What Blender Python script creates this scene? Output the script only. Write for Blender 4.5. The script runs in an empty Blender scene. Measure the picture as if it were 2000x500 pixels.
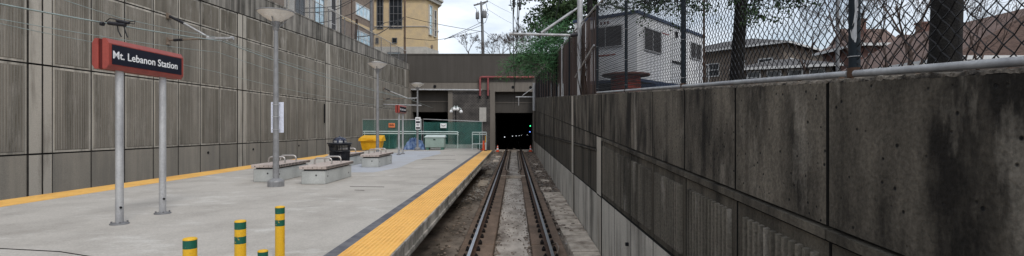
import bpy, math, random
from mathutils import Vector, Matrix
R = math.radians
random.seed(7)
S = bpy.context.scene
COL = S.collection
EYE = 2.4                      # eye height above the rail heads (metres); platform is at 0.9

# ------------------------------------------------------------------ camera
cd = bpy.data.cameras.new("camera"); cam = bpy.data.objects.new("camera", cd); COL.objects.link(cam)
cam.location = (0, 0, EYE); cam.rotation_euler = (R(90), 0, 0)
cd.sensor_width = 36; cd.lens = 18.0; cd.shift_x = -0.0022
cd.clip_start = 0.05; cd.clip_end = 2000
S.camera = cam

# ------------------------------------------------------------------ world and sun
SUN_EL, SUN_AZ = 48, 150       # azimuth clockwise from +Y
w = bpy.data.worlds.new("World"); S.world = w; w.use_nodes = True
nt = w.node_tree; nt.nodes.clear()
out = nt.nodes.new("ShaderNodeOutputWorld"); bg = nt.nodes.new("ShaderNodeBackground")
sky = nt.nodes.new("ShaderNodeTexSky"); sky.sky_type = 'NISHITA'; sky.sun_disc = False
sky.sun_elevation = R(SUN_EL); sky.sun_rotation = R(SUN_AZ); sky.dust_density = 2.0
tc = nt.nodes.new("ShaderNodeTexCoord"); mp = nt.nodes.new("ShaderNodeMapping")
mp.inputs['Scale'].default_value = (1.6, 1.6, 4.2)
nz = nt.nodes.new("ShaderNodeTexNoise"); nz.inputs['Scale'].default_value = 1.7; nz.inputs['Detail'].default_value = 7; nz.inputs['Roughness'].default_value = .58
cr = nt.nodes.new("ShaderNodeValToRGB"); cr.color_ramp.elements[0].position = .36; cr.color_ramp.elements[0].color = (.30,.30,.30,1)
cr.color_ramp.elements[1].position = .66; cr.color_ramp.elements[1].color = (1,1,1,1)
mx = nt.nodes.new("ShaderNodeMix"); mx.data_type = 'RGBA'; mx.inputs[7].default_value = (9.4, 9.9, 10.6, 1)
nt.links.new(tc.outputs['Generated'], mp.inputs[0]); nt.links.new(mp.outputs[0], nz.inputs['Vector'])
nt.links.new(nz.outputs[0], cr.inputs[0]); nt.links.new(cr.outputs[0], mx.inputs[0])
nt.links.new(sky.outputs[0], mx.inputs[6]); nt.links.new(mx.outputs[2], bg.inputs[0])
bg.inputs[1].default_value = 0.10
nt.links.new(bg.outputs[0], out.inputs[0])
sl = bpy.data.lights.new("sun", 'SUN'); sl.energy = 1.0; sl.angle = R(14); sl.color = (1, .96, .9)
so = bpy.data.objects.new("sun", sl); COL.objects.link(so)
so.rotation_euler = (R(90 - SUN_EL), 0, R(180 - SUN_AZ) )
so.location = (10, -10, 30)
vs = S.view_settings; vs.view_transform = 'Standard'; vs.look = 'None'; vs.exposure = 0.30; vs.gamma = 1
vs.use_curve_mapping = False

# ------------------------------------------------------------------ materials
def nodes(name):
    m = bpy.data.materials.new(name); m.use_nodes = True
    n = m.node_tree; b = n.nodes['Principled BSDF']
    return m, n, b
def noise(n, vec, scale, detail=5, rough=.55, stretch=(1,1,1)):
    mp = n.nodes.new("ShaderNodeMapping"); mp.inputs['Scale'].default_value = stretch
    n.links.new(vec, mp.inputs[0])
    t = n.nodes.new("ShaderNodeTexNoise"); t.inputs['Scale'].default_value = scale
    t.inputs['Detail'].default_value = detail; t.inputs['Roughness'].default_value = rough
    n.links.new(mp.outputs[0], t.inputs['Vector'])
    return t.outputs[0]
def ramp(n, fac, p0, p1, c0=(0,0,0,1), c1=(1,1,1,1)):
    r = n.nodes.new("ShaderNodeValToRGB"); e = r.color_ramp.elements
    e[0].position = p0; e[1].position = p1; e[0].color = c0; e[1].color = c1
    n.links.new(fac, r.inputs[0]); return r.outputs[0]
def mix(n, fac, a, b, mode='MIX'):
    m = n.nodes.new("ShaderNodeMix"); m.data_type = 'RGBA'; m.blend_type = mode
    for k, v in ((0, fac), (6, a), (7, b)):
        if hasattr(v, 'links'): n.links.new(v, m.inputs[k])
        elif k == 0: m.inputs[0].default_value = v
        else: m.inputs[k].default_value = (*v[:3], 1)
    return m.outputs[2]
def bump(n, b, h, strength=.3, dist=.02):
    bp = n.nodes.new("ShaderNodeBump"); bp.inputs['Strength'].default_value = strength; bp.inputs['Distance'].default_value = dist
    n.links.new(h, bp.inputs['Height']); n.links.new(bp.outputs[0], b.inputs['Normal'])
def plain(name, c, rough=.6, metal=0., var=.18, scale=6, c2=None, bmp=.15, stretch=(1,1,1), spec=.3, p=(.42,.62)):
    m, n, b = nodes(name)
    v = n.nodes.new("ShaderNodeTexCoord").outputs['Object']
    f = noise(n, v, scale, 6, .6, stretch)
    c2 = c2 or tuple(x*(1-2*var) for x in c)
    col = mix(n, ramp(n, f, *p), c, c2)
    col = mix(n, .5, col, ramp(n, noise(n, v, scale*7, 3), .3, .75, (.8,.8,.8,1), (1.15,1.15,1.15,1)), 'MULTIPLY') if var > 0 else col
    n.links.new(col, b.inputs['Base Color'])
    b.inputs['Roughness'].default_value = rough; b.inputs['Metallic'].default_value = metal
    b.inputs['Specular IOR Level'].default_value = spec
    if bmp: bump(n, b, noise(n, v, scale*5, 4), bmp)
    return m
def concrete(name, base, stain, s_lo=.42, s_hi=.62, streak=(1,1.4,.12), sscale=2.2, pale=None, pale_at=(.62,.72), holes=0., bmp=.35, blotch=.25, rough=.9, gran=.35, isl=0.):
    m, n, b = nodes(name)
    v = n.nodes.new("ShaderNodeTexCoord").outputs['Object']
    st = noise(n, v, sscale, 8, .62, streak)
    st2 = noise(n, v, .7, 6, .6)
    s = mix(n, blotch, st, st2)
    col = mix(n, ramp(n, s, s_lo, s_hi), stain, base)
    if pale:
        pf = noise(n, v, 1.3, 7, .65, (1, 1.6, .45))
        col = mix(n, ramp(n, pf, *pale_at), col, pale)
    g = noise(n, v, 45, 3, .6)
    if isl:
        ge = n.nodes.new("ShaderNodeNewGeometry")
        col = mix(n, 1., col, ramp(n, ge.outputs['Random Per Island'], 0, 1, (1-isl,1-isl,1-isl*1.1,1), (1+isl,1+isl*.97,1+isl*.9,1)), 'MULTIPLY')
    col = mix(n, gran, col, ramp(n, g, .3, .7, (.55,.55,.55,1), (1.4,1.4,1.4,1)), 'MULTIPLY')
    hgt = g
    if holes:
        vo = n.nodes.new("ShaderNodeTexVoronoi"); vo.inputs['Scale'].default_value = holes; vo.inputs['Randomness'].default_value = 1
        n.links.new(v, vo.inputs['Vector'])
        hm = ramp(n, vo.outputs['Distance'], .08, .15)
        col = mix(n, hm, (.008,.008,.008), col)
        hgt = mix(n, .5, g, hm)
    n.links.new(col, b.inputs['Base Color']); b.inputs['Roughness'].default_value = rough
    b.inputs['Specular IOR Level'].default_value = .2
    bump(n, b, hgt, bmp, .015)
    return m
def emit(name, c, s):
    m, n, b = nodes(name); b.inputs['Base Color'].default_value = (*c, 1)
    b.inputs['Emission Color'].default_value = (*c, 1); b.inputs['Emission Strength'].default_value = s
    return m
def leafmat(name, c, c2, sc=1.2):
    m, n, b = nodes(name)
    v = n.nodes.new("ShaderNodeTexCoord").outputs['Object']
    n.links.new(mix(n, ramp(n, noise(n, v, sc, 5), .35, .65), c, c2), b.inputs['Base Color'])
    b.inputs['Roughness'].default_value = .7; b.inputs['Specular IOR Level'].default_value = .2
    return m
def screenmat(name, c, a):
    m, n, b = nodes(name)
    v = n.nodes.new("ShaderNodeTexCoord").outputs['Object']
    n.links.new(mix(n, ramp(n, noise(n, v, 1.2, 4), .4, .65), c, tuple(x*.7 for x in c)), b.inputs['Base Color'])
    b.inputs['Roughness'].default_value = .8
    n.links.new(ramp(n, noise(n, v, .9, 4, .5, (1,1,.4)), .35, .7, (a-.12,)*3+(1,), (a+.12,)*3+(1,)), b.inputs['Alpha'])
    return m

M = dict(
 wall_l = concrete("wall_concrete_ribbed", (.225,.202,.168), (.095,.083,.066), .34, .60, (1,1.6,.10), 1.6, pale=(.34,.315,.28), pale_at=(.52,.72), bmp=.3, isl=0.13),
 wall_l_b = concrete("wall_concrete_border", (.45,.415,.36), (.17,.16,.14), .36, .56, (1,1.6,.10), 2.6, bmp=.2, isl=0.13),  # pale border colour stands in for light caught by raised panel lips
 wall_l_rib = concrete("wall_rib_faces", (.275,.253,.222), (.15,.14,.12), .34, .60, (1,1.6,.10), 1.6, bmp=.3, isl=0.16),  # rib faces coloured lighter, replacing contrast that even light does not give
 wall_l_s = concrete("wall_concrete_smooth", (.30,.272,.23), (.20,.187,.165), .34, .60, (1,1.8,.12), 1.6, bmp=.25, isl=0.13),
 wall_l_top = concrete("wall_concrete_parapet", (.34,.315,.28), (.07,.065,.057), .40, .60, (1,2.6,.10), 1.6, bmp=.25, isl=0.13),
 joint_l = plain("joint_dirt", (.055,.05,.045), .95, bmp=0),
 joint = plain("joint_dark", (.012,.011,.010), .95, bmp=0),  # near-black joints: stained panel edges, wall backing, floor sealant, bench spacer
 wall_r = concrete("stained_concrete", (.15,.132,.108), (.018,.016,.014), .41, .59, (1,1.4,.38), 2.1, pale=(.26,.235,.20), pale_at=(.57,.72), holes=13, bmp=.8, gran=.7, blotch=.35, isl=0.13),
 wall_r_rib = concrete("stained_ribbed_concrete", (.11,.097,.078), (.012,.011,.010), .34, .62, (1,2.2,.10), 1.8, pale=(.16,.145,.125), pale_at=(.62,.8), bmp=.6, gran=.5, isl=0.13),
 wall_r_face = concrete("worn_lit_rib_faces", (.16,.143,.118), (.04,.036,.031), .34, .54, (1,1.5,.16), 1.7, pale=(.36,.33,.29), pale_at=(.56,.72), bmp=.8, gran=.6, isl=0.16),  # paler from wear, and lightened for rib contrast the even light lacks
 wall_r_low = concrete("pale_lower_concrete", (.54,.505,.45), (.13,.12,.105), .37, .55, (1,1.1,.14), 1.7, bmp=.3, isl=0.13),
 pil = concrete("pilaster_concrete", (.44,.405,.35), (.19,.172,.145), .32, .52, (1,1,.1), 3, bmp=.25),
 edge = concrete("crumbling_concrete_edge", (.22,.19,.155), (.03,.026,.022), .4, .6, (1,1,1), 14, bmp=1.0, gran=.7),
 portal = concrete("portal_concrete", (.095,.086,.077), (.075,.068,.06), .36, .60, (2,1,.12), 1.2, bmp=.25),
 portal_l = concrete("portal_pale_concrete", (.21,.187,.162), (.17,.152,.13), .36, .58, (2,1,.2), 1.4, bmp=.25),
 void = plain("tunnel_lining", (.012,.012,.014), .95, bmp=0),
 floor = concrete("platform_concrete", (.45,.42,.378), (.33,.305,.272), .34, .54, (1,.8,1), .9, pale=(.54,.52,.48), pale_at=(.55,.7), bmp=.25, blotch=.5, gran=.3),
 blue = concrete("platform_pale_blue", (.44,.465,.51), (.41,.41,.42), .35, .6, (1,1,1), .8, bmp=.15, gran=.15),
 side = concrete("platform_fascia", (.46,.43,.385), (.10,.095,.085), .38, .58, (1,1.5,.3), 2, bmp=.3),
 yellow = plain("tactile_yellow", (.88,.50,.13), .55, 0, .10, 1.6, c2=(.70,.36,.09), bmp=.1, p=(.48,.72)),
 dome = plain('dark_dome_yellow', (.80,.43,.10), .6, 0, .1, 2, c2=(.66,.34,.07), bmp=0),  # domes slightly darker than the strip
 dark_strip = plain("dark_border_strip", (.10,.10,.115), .8, 0, .3, 5, c2=(.16,.16,.17)),
 bed = concrete("track_bed_concrete", (.32,.265,.215), (.05,.042,.035), .38, .60, (1,.5,1), 1.4, bmp=.8, gran=.5),
 centre = concrete("centre_slab_concrete", (.50,.445,.385), (.17,.14,.115), .36, .56, (1.4,.5,1), 1.6, pale=(.44,.39,.34), pale_at=(.55,.7), bmp=.6, gran=.5),
 plinth = concrete("rusty_plinth_concrete", (.235,.165,.12), (.11,.08,.06), .36, .62, (1,.6,1), 2.2, bmp=.5, gran=.5),
 slabs = concrete("pale_side_slab", (.60,.52,.43), (.24,.195,.155), .38, .58, (1,1,1), 2.4, bmp=.6, gran=.5),
 stone = plain("ballast_stone", (.36,.29,.235), .95, 0, .3, 4, c2=(.10,.08,.065)),
 stone_w = plain("pale_ballast_stone", (.50,.47,.43), .95, 0, .3, 4, c2=(.18,.155,.135)),
 litter = plain("leaf_litter", (.13,.075,.045), .95, 0, .3, 4, c2=(.09,.05,.03)),
 rail_side = plain("rusty_rail_web", (.10,.055,.035), .8, .2, .3, 9, c2=(.05,.03,.02)),
 rail_top = plain("polished_rail_head", (.62,.62,.63), .28, 1, .08, 5, bmp=0),
 clip = plain("rail_clip_iron", (.025,.02,.018), .7, .3, .3, 9),
 guard = plain("guard_rail_steel", (.30,.24,.19), .6, .3, .2, 6, c2=(.2,.155,.12)),
 soil = concrete("soil", (.05,.035,.024), (.018,.014,.010), .4, .6, (1,1,1), 1.5, bmp=.8),
 street = plain("street_asphalt", (.12,.12,.12), .9, 0, .2, 2),
 grass = plain("winter_grass", (.10,.10,.045), .95, 0, .3, 2, c2=(.14,.10,.06)),
 red = plain("sign_red_paint", (.33,.055,.038), .42, 0, .1, 5, c2=(.27,.042,.030), bmp=0, spec=.5),
 redd = plain("sign_dark_recess", (.10,.012,.01), .6, 0, .1, 5, bmp=0),
 black = plain("sign_black", (.008,.009,.02), .35, 0, 0, bmp=0, spec=.4),
 white = plain("white_lettering", (.85,.85,.85), .5, 0, 0, bmp=0),
 alu = plain("galvanised_tube", (.50,.50,.50), .5, .35, .12, 5, c2=(.36,.36,.37), stretch=(1,1,.3)),
 grey = plain("lamp_grey_paint", (.27,.27,.275), .45, .1, .1, 5, bmp=0),
 bowl = plain("lamp_bowl_translucent", (.88,.84,.78), .35, 0, .06, 3, bmp=0),
 paper = plain("white_notice_paper", (.74,.77,.88), .7, 0, .04, 3, bmp=0),
 bench_c = concrete("bench_concrete", (.50,.51,.49), (.38,.39,.375), .35, .6, (1,1,1), 1.5, holes=4, bmp=.2, gran=.2),
 bench_t = plain("bench_top_boards", (.52,.44,.395), .7, 0, .1, 5, c2=(.42,.35,.31)),
 bench_e = plain("bench_slat_ends", (.05,.045,.042), .8, 0, .1, 5),
 steel = plain("brushed_steel_tube", (.55,.52,.49), .38, .75, .08, 5, bmp=0),
 can = plain("black_can_paint", (.010,.011,.016), .32, .2, 0, bmp=0, spec=.5),
 canlid = plain("dark_dome_lid", (.02,.025,.05), .18, .3, 0, bmp=0, spec=.6),
 bin = plain("yellow_plastic", (.85,.46,.02), .45, 0, .06, 2, c2=(.76,.38,.015), bmp=0),
 screen = screenmat("green_windscreen_mesh", (.035,.165,.14), .44),
 tub = plain("green_bin_plastic", (.08,.22,.17), .5, 0, .1, 3),
 mint = plain("mint_cabinet_paint", (.33,.43,.385), .5, 0, .06, 2, bmp=0),
 rail_w = plain("white_handrail_paint", (.62,.70,.68), .5, 0, .06, 3, bmp=0),
 tarp = plain("blue_tarpaulin", (.05,.11,.27), .45, 0, .2, 4, c2=(.19,.28,.45), spec=.5),
 orange = plain("orange_sign_face", (.88,.26,.10), .6, 0, .04, 2, bmp=0),
 cone = plain("cone_orange", (.85,.10,.03), .5, 0, .05, 3, bmp=0),
 bol_y = plain("bollard_yellow", (.72,.42,.02), .5, 0, .10, 12, c2=(.22,.14,.04), bmp=.04, spec=.4, p=(.58,.68)),
 bol_g = plain("bollard_green", (.005,.10,.065), .5, 0, .06, 12, c2=(.55,.34,.03), bmp=0, spec=.4, p=(.63,.66)),
 pink = plain("faded_red_pipe", (.30,.085,.085), .6, 0, .15, 3, bmp=0),
 iron = plain("black_iron", (.012,.012,.013), .6, .3, .1, 4),
 wire = plain("dark_cable", (.02,.022,.024), .6, .2, 0, bmp=0),
 wire_g = plain("verdigris_wire", (.34,.40,.38), .5, .4, .1, 3, bmp=0),
 insul = plain("dark_insulator", (.03,.03,.035), .3, 0, 0, bmp=0),
 brick_g = None, 
 fence_p = plain("peeling_blue_black_paint", (.010,.015,.020), .6, 0, .2, 3, c2=(.013,.02,.027), bmp=.1, spec=.2),
 link = plain("chain_link_wire", (.014,.014,.015), .5, .3, 0, bmp=0),
 slat = plain("brown_privacy_slat", (.075,.048,.040), .8, 0, .25, 3, c2=(.03,.02,.018), stretch=(1,1,.2)),
 trailer = plain("white_trailer_siding", (.68,.69,.70), .55, 0, .06, 2, c2=(.58,.59,.60), bmp=0),
 trim = plain("dark_blue_trim", (.03,.05,.10), .5, 0, .1, 3, bmp=0),
 glass = plain("dark_window_glass", (.02,.025,.03), .12, 0, .1, 1, bmp=0, spec=.6),
 mesh_w = plain("dark_window_screen", (.055,.05,.05), .6, 0, .2, 2, bmp=0),  # even dark tone for screened panes
 skyglass = plain("pale_reflective_glass", (.42,.60,.68), .12, .35, .12, 1.5, c2=(.75,.85,.88), bmp=0, spec=.6),
 spool = plain("rust_red_reel_wood", (.48,.06,.035), .8, 0, .25, 4, c2=(.19,.04,.025)),
 spool_t = plain("weathered_reel_flange", (.16,.07,.055), .85, 0, .2, 4),
 ybld = plain("yellow_stucco", (.62,.475,.28), .85, 0, .06, 1, c2=(.54,.42,.27), bmp=.1),
 ybase = plain("grey_stone_base", (.52,.50,.46), .85, 0, .08, 1.5),
 brown = plain("brown_brick_facade", (.26,.205,.165), .85, 0, .12, 3, bmp=.1),
 cream = plain("grey_cream_facade", (.50,.46,.41), .8, 0, .08, 1.5, bmp=.1),
 tanb = plain("tan_brick_facade", (.20,.165,.135), .9, 0, .15, 3, c2=(.14,.11,.09)),
 redb = plain("red_brick_facade", (.16,.088,.072), .9, 0, .2, 5, c2=(.11,.06,.05)),
 roof = plain("dark_shingle_roof", (.13,.125,.125), .9, 0, .2, 5, stretch=(1,1,5)),
 roof_b = plain("brown_shingle_roof", (.17,.115,.097), .9, 0, .2, 5, stretch=(1,1,5)),
 wtrim = plain("white_house_trim", (.66,.66,.65), .6, 0, .06, 2, bmp=0),
 wood = plain("weathered_pole_wood", (.17,.12,.085), .9, 0, .2, 6, stretch=(1,1,.15)),
 stump = plain("dark_pole_wood", (.06,.04,.03), .9, 0, .2, 6, stretch=(1,1,.15)),
 gpole = plain("grey_steel_pole", (.20,.20,.205), .6, .2, .1, 4),
 bark = plain("dark_bark", (.016,.014,.012), .95, 0, .3, 9, c2=(.006,.005,.005), bmp=.8, stretch=(1,1,.25)),
 bark2 = plain("grey_twig_bark", (.105,.075,.062), .95, 0, .3, 6, c2=(.05,.037,.032)),
 needles = leafmat("pine_needles", (.04,.12,.05), (.09,.20,.08)),
 leaves = leafmat("dark_evergreen_leaves", (.03,.062,.03), (.07,.11,.045)),
 lens_w = emit("tunnel_lamp_glow", (.9,.95,1), 2.2),
 lens_g = emit("green_signal_glow", (.05,1,.35), 3),
 lens_b = emit("blue_lamp_glow", (.15,.3,1), 2.5),
)
def brickmat():
    m, n, b = nodes("dark_glazed_block")
    v = n.nodes.new("ShaderNodeTexCoord").outputs['Object']
    mp = n.nodes.new("ShaderNodeMapping"); mp.inputs['Rotation'].default_value = (R(90), 0, 0); n.links.new(v, mp.inputs[0])
    t = n.nodes.new("ShaderNodeTexBrick"); t.inputs['Scale'].default_value = 1; t.inputs['Brick Width'].default_value = .30
    t.inputs['Row Height'].default_value = .15; t.inputs['Mortar Size'].default_value = .022
    t.inputs['Color1'].default_value = (.035,.032,.03,1); t.inputs['Color2'].default_value = (.06,.052,.048,1); t.inputs['Mortar'].default_value = (.17,.155,.14,1)
    n.links.new(mp.outputs[0], t.inputs['Vector'])
    n.links.new(mix(n, ramp(n, noise(n, v, .8), .4, .65), t.outputs[0], (.04,.036,.034)), b.inputs['Base Color'])
    b.inputs['Roughness'].default_value = .8
    return m
M['brick_g'] = brickmat()
def siding():
    m, n, b = nodes("ribbed_trailer_siding")
    v = n.nodes.new("ShaderNodeTexCoord").outputs['Object']
    wv = n.nodes.new("ShaderNodeTexWave"); wv.bands_direction = 'X'; wv.inputs['Scale'].default_value = 2.2; n.links.new(v, wv.inputs['Vector'])
    c = mix(n, ramp(n, noise(n, v, 1.1, 6, .6, (1,1,.4)), .38, .62), (.68,.69,.71), (.82,.82,.82))
    n.links.new(c, b.inputs['Base Color']); b.inputs['Roughness'].default_value = .6
    bump(n, b, wv.outputs[0], .25, .02)
    return m
M['siding'] = siding()

# ------------------------------------------------------------------ mesh helpers
WORLD = {}
class MB:
    def __init__(s): s.v = []; s.f = []; s.mi = []; s.sm = []
    def add(s, vs, fs, mi=0, smooth=False):
        o = len(s.v); s.v += [tuple(v) for v in vs]
        for f in fs: s.f.append(tuple(i+o for i in f)); s.mi.append(mi); s.sm.append(smooth)
    def hexa(s, p, mi=0):          # 8 corners: bottom ring 0-3, top ring 4-7
        s.add(p, [(0,3,2,1),(4,5,6,7),(0,1,5,4),(1,2,6,5),(2,3,7,6),(3,0,4,7)], mi)
    def box(s, x0, x1, y0, y1, z0, z1, mi=0, bev=0):
        if x0 > x1: x0, x1 = x1, x0
        if y0 > y1: y0, y1 = y1, y0
        if z0 > z1: z0, z1 = z1, z0
        if bev:
            b = bev
            ring = lambda i, z: [(x0+b+i, y0+i, z), (x1-b-i, y0+i, z), (x1-i, y0+b+i, z), (x1-i, y1-b-i, z), (x1-b-i, y1-i, z), (x0+b+i, y1-i, z), (x0+i, y1-b-i, z), (x0+i, y0+b+i, z)]
            vs = ring(b, z0) + ring(0, z0+b) + ring(0, z1-b) + ring(b*.8, z1)
            fs = [tuple(range(7, -1, -1)), tuple(range(24, 32))]
            for k in range(3):
                for i in range(8): j = (i+1) % 8; fs.append((k*8+i, k*8+j, k*8+8+j, k*8+8+i))
            s.add(vs, fs, mi); return
        s.hexa([(x0,y0,z0),(x1,y0,z0),(x1,y1,z0),(x0,y1,z0),(x0,y0,z1),(x1,y0,z1),(x1,y1,z1),(x0,y1,z1)], mi)
    def tube(s, pts, r, n=8, mi=0, cap=True, smooth=True):
        pts = [Vector(p) for p in pts]; rs = r if isinstance(r, (list, tuple)) else [r]*len(pts)
        vs = []; prev = None
        for i, p in enumerate(pts):
            d = (pts[min(i+1, len(pts)-1)] - pts[max(i-1, 0)])
            d = d.normalized() if d.length > 1e-9 else Vector((0,0,1))
            if prev is None:
                a = d.cross(Vector((0,0,1)));  a = a if a.length > .05 else d.cross(Vector((0,1,0)))
            else: a = prev - d*prev.dot(d)
            a.normalize(); prev = a; b = d.cross(a)
            for k in range(n):
                t = 2*math.pi*k/n; vs.append(p + (a*math.cos(t)+b*math.sin(t))*rs[i])
        fs = []
        for i in range(len(pts)-1):
            for k in range(n): j = (k+1) % n; fs.append((i*n+k, i*n+j, i*n+n+j, i*n+n+k))
        s.add(vs, fs, mi, smooth)
        if cap:
            e = len(pts)-1
            s.add(vs[:n], [tuple(range(n-1,-1,-1))], mi); s.add(vs[e*n:], [tuple(range(n))], mi)
    def lathe(s, prof, c=(0,0,0), n=24, mi=0, smooth=True):
        vs = []
        for r, z in prof:
            for k in range(n): t = 2*math.pi*k/n; vs.append((c[0]+r*math.cos(t), c[1]+r*math.sin(t), c[2]+z))
        fs = []
        for i in range(len(prof)-1):
            for k in range(n): j = (k+1) % n; fs.append((i*n+k, i*n+j, i*n+n+j, i*n+n+k))
        s.add(vs, fs, mi, smooth)
        if prof[0][0] > 1e-4: s.add(vs[:n], [tuple(range(n-1,-1,-1))], mi)
        if prof[-1][0] > 1e-4: s.add(vs[-n:], [tuple(range(n))], mi)
    def prism_y(s, prof, y0, y1, mi=0, cap=True):      # prof: (x,z) loop
        n = len(prof); vs = [(x,y0,z) for x,z in prof]+[(x,y1,z) for x,z in prof]
        fs = [(i,(i+1)%n,n+(i+1)%n,n+i) for i in range(n)]
        if cap: fs += [tuple(range(n-1,-1,-1)), tuple(range(n,2*n))]
        s.add(vs, fs, mi)
    def prism_z(s, poly, z0, z1, mi=0):
        n = len(poly); vs = [(x,y,z0) for x,y in poly]+[(x,y,z1) for x,y in poly]
        s.add(vs, [(i,(i+1)%n,n+(i+1)%n,n+i) for i in range(n)]+[tuple(range(n-1,-1,-1)), tuple(range(n,2*n))], mi)
    def build(s, name, mat, parent=None, origin=None):
        W = Matrix.Identity(4)
        if parent is not None: W = WORLD.get(parent.name, Matrix.Identity(4))
        elif origin is not None: W = Matrix.Translation(origin)
        inv = W.inverted(); me = bpy.data.meshes.new(name)
        me.from_pydata([inv @ Vector(v) for v in s.v], [], s.f)
        for m in (mat if isinstance(mat, (list, tuple)) else [mat]): me.materials.append(m)
        me.polygons.foreach_set('material_index', s.mi); me.polygons.foreach_set('use_smooth', s.sm)
        me.update()
        o = bpy.data.objects.new(name, me); COL.objects.link(o)
        if parent is not None: o.parent = parent
        elif origin is not None: o.location = origin
        WORLD[o.name] = W
        return o
def tag(o, label=None, cat=None, group=None, kind=None):
    if label: o['label'] = label
    if cat: o['category'] = cat
    if group: o['group'] = group
    if kind: o['kind'] = kind
    return o
def thing(name, label, cat, loc=(0,0,0), rz=0, group=None):
    o = bpy.data.objects.new(name, None); COL.objects.link(o); o.empty_display_size = .2
    o.location = loc; o.rotation_euler = (0,0,rz)
    WORLD[o.name] = Matrix.Translation(loc) @ Matrix.Rotation(rz, 4, 'Z')
    return tag(o, label, cat, group)
KIDS = {}
def copy_tree(o, parent=None):
    c = o.copy(); COL.objects.link(c)
    if parent is not None: c.parent = parent
    for ch in [x for x in bpy.data.objects if x.parent == o]: copy_tree(ch, c)
    return c
def at(px, py, Y):             # measured point of the photograph at a known distance Y
    return Vector(((px-1004.4)*Y/1000, Y, EYE+(250-py)*Y/1000))
def text(name, body, height, length, mat, parent, place, bold=.014):
    cu = bpy.data.curves.new(name, 'FONT'); cu.body = body; cu.extrude = .004; cu.offset = bold; cu.resolution_u = 3
    t = bpy.data.objects.new(name, cu); COL.objects.link(t); bpy.context.view_layer.update()
    me = bpy.data.meshes.new_from_object(t.evaluated_get(bpy.context.evaluated_depsgraph_get()))
    COL.objects.unlink(t); bpy.data.objects.remove(t)
    xs = [v.co.x for v in me.vertices]; ys = [v.co.y for v in me.vertices]
    x0, x1, y1 = min(xs), max(xs), max(ys)
    sx = length/(x1-x0); sy = height/y1
    W = WORLD.get(parent.name, Matrix.Identity(4)).inverted()
    for v in me.vertices: v.co = W @ place((v.co.x-x0)*sx, v.co.y*sy, v.co.z)
    me.materials.clear(); me.materials.append(mat)
    o = bpy.data.objects.new(name, me); COL.objects.link(o); o.parent = parent
    return o

# ------------------------------------------------------------------ ground and track bed (structure)
XL = lambda Y: -14.9+.051*Y           # face of the left retaining wall
XR = lambda Y: 1.78+.0083*Y           # face of the right retaining wall
ZRT = lambda Y: EYE+.110+.057*Y        # top of the right retaining wall
ZLT = lambda Y: EYE+6.72+.007*Y       # top of the left retaining wall
PZ = .9
mb = MB(); mb.box(-18, 6, -6, 58.6, -.8, -.36); mb.build('ground', M['bed'])['kind'] = 'structure'
# banks either side
def grid(name, xs, ys, hf, mat):
    vs = [(x(y) if callable(x) else x, y, 0) for y in ys for x in xs]; vs = [(x, y, hf(x, y)) for x, y, _ in vs]
    n = len(xs); fs = [(j*n+i, j*n+i+1, (j+1)*n+i+1, (j+1)*n+i) for j in range(len(ys)-1) for i in range(n-1)]
    mb = MB(); mb.add(vs, fs, 0, True); o = mb.build(name, mat); o['kind'] = 'structure'; return o
def HR(x, y):
    y_ = min(y, 110)
    base = EYE+.04+.056*y_
    return base + .085*min(max(x-2.2, 0), 10) + .02*min(max(x-12, 0), 60) + .03*math.sin(x*1.7+y*.9)*(1 if x > 2.6 else 0)
ys = [-5+ i*1.5 for i in range(44)]+[64,70,80,100,150,300,900]
ys = [y for y in ys if y < 58.5] + [59.2,64,70,80,100,150,300,900]
grid('ground', [lambda y: XR(min(y,59))+.26, 2.8, 3.5, 4.5, 6, 8, 10, 12, 16, 24, 40, 80, 200, 900], ys, HR, M['soil'])
grid('ground', [-900,-200,-60,-30,lambda y: XL(min(y,59))-.3], [-5,10,30,50,59.0,80,150,300,900], lambda x, y: ZLT(min(y,60))-.12, M['street'])
grid('ground', [lambda y: XL(59)-.3, -6, 0, lambda y: XR(59)+.26], [59.9,80,150,300,900], lambda x, y: EYE+7.3, M['grass'])
# track slabs
mb = MB()
y = 4.0
while y < 57.6:
    for x0, x1 in ((-1.16,-.44),(.38,1.08)):
        mb.box(x0, x1, y+.012, min(y+3.63, 57.9)-.012, -.40, -.165, 0, .02)
    y += 3.65
mb.build('track_slab', M['plinth'])['kind'] = 'structure'
mb = MB(); mb.box(-.425, .365, 3, 57.8, -.40, -.29); mb.build('track_bed', M['centre'])['kind'] = 'structure'
mb = MB()
rng = random.Random(3); y = 5
while y < 19.5:
    L = rng.uniform(1.5, 2.6); g = rng.uniform(.03,.07); a = rng.uniform(0,.07)
    mb.hexa([(1.16+a,y+g,-.40),(XR(y)-.03,y+g,-.40),(XR(y)-.03,y+L,-.40),(1.16+rng.uniform(0,.1),y+L,-.40),
             (1.17+a,y+g,-.25),(XR(y)-.05,y+g,-.235),(XR(y)-.05,y+L,-.235),(1.17+rng.uniform(0,.12),y+L,-.25)])
    y += L
for y, x, a, b in ((22,1.45,.5,.9),(25.5,1.6,.42,1.1),(31,1.55,.4,.9),(37,1.6,.4,1.4)):
    mb.box(x-a/2-.05, x+a/2-.05, y, y+b, -.4, -.25, 0, .03)
for y in (24, 30, 41, 47):
    mb.box(-1.75, -1.3, y, y+2.2, -.4, -.27, 0, .03)
mb.build('path', M['slabs'])['kind'] = 'structure'

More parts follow.
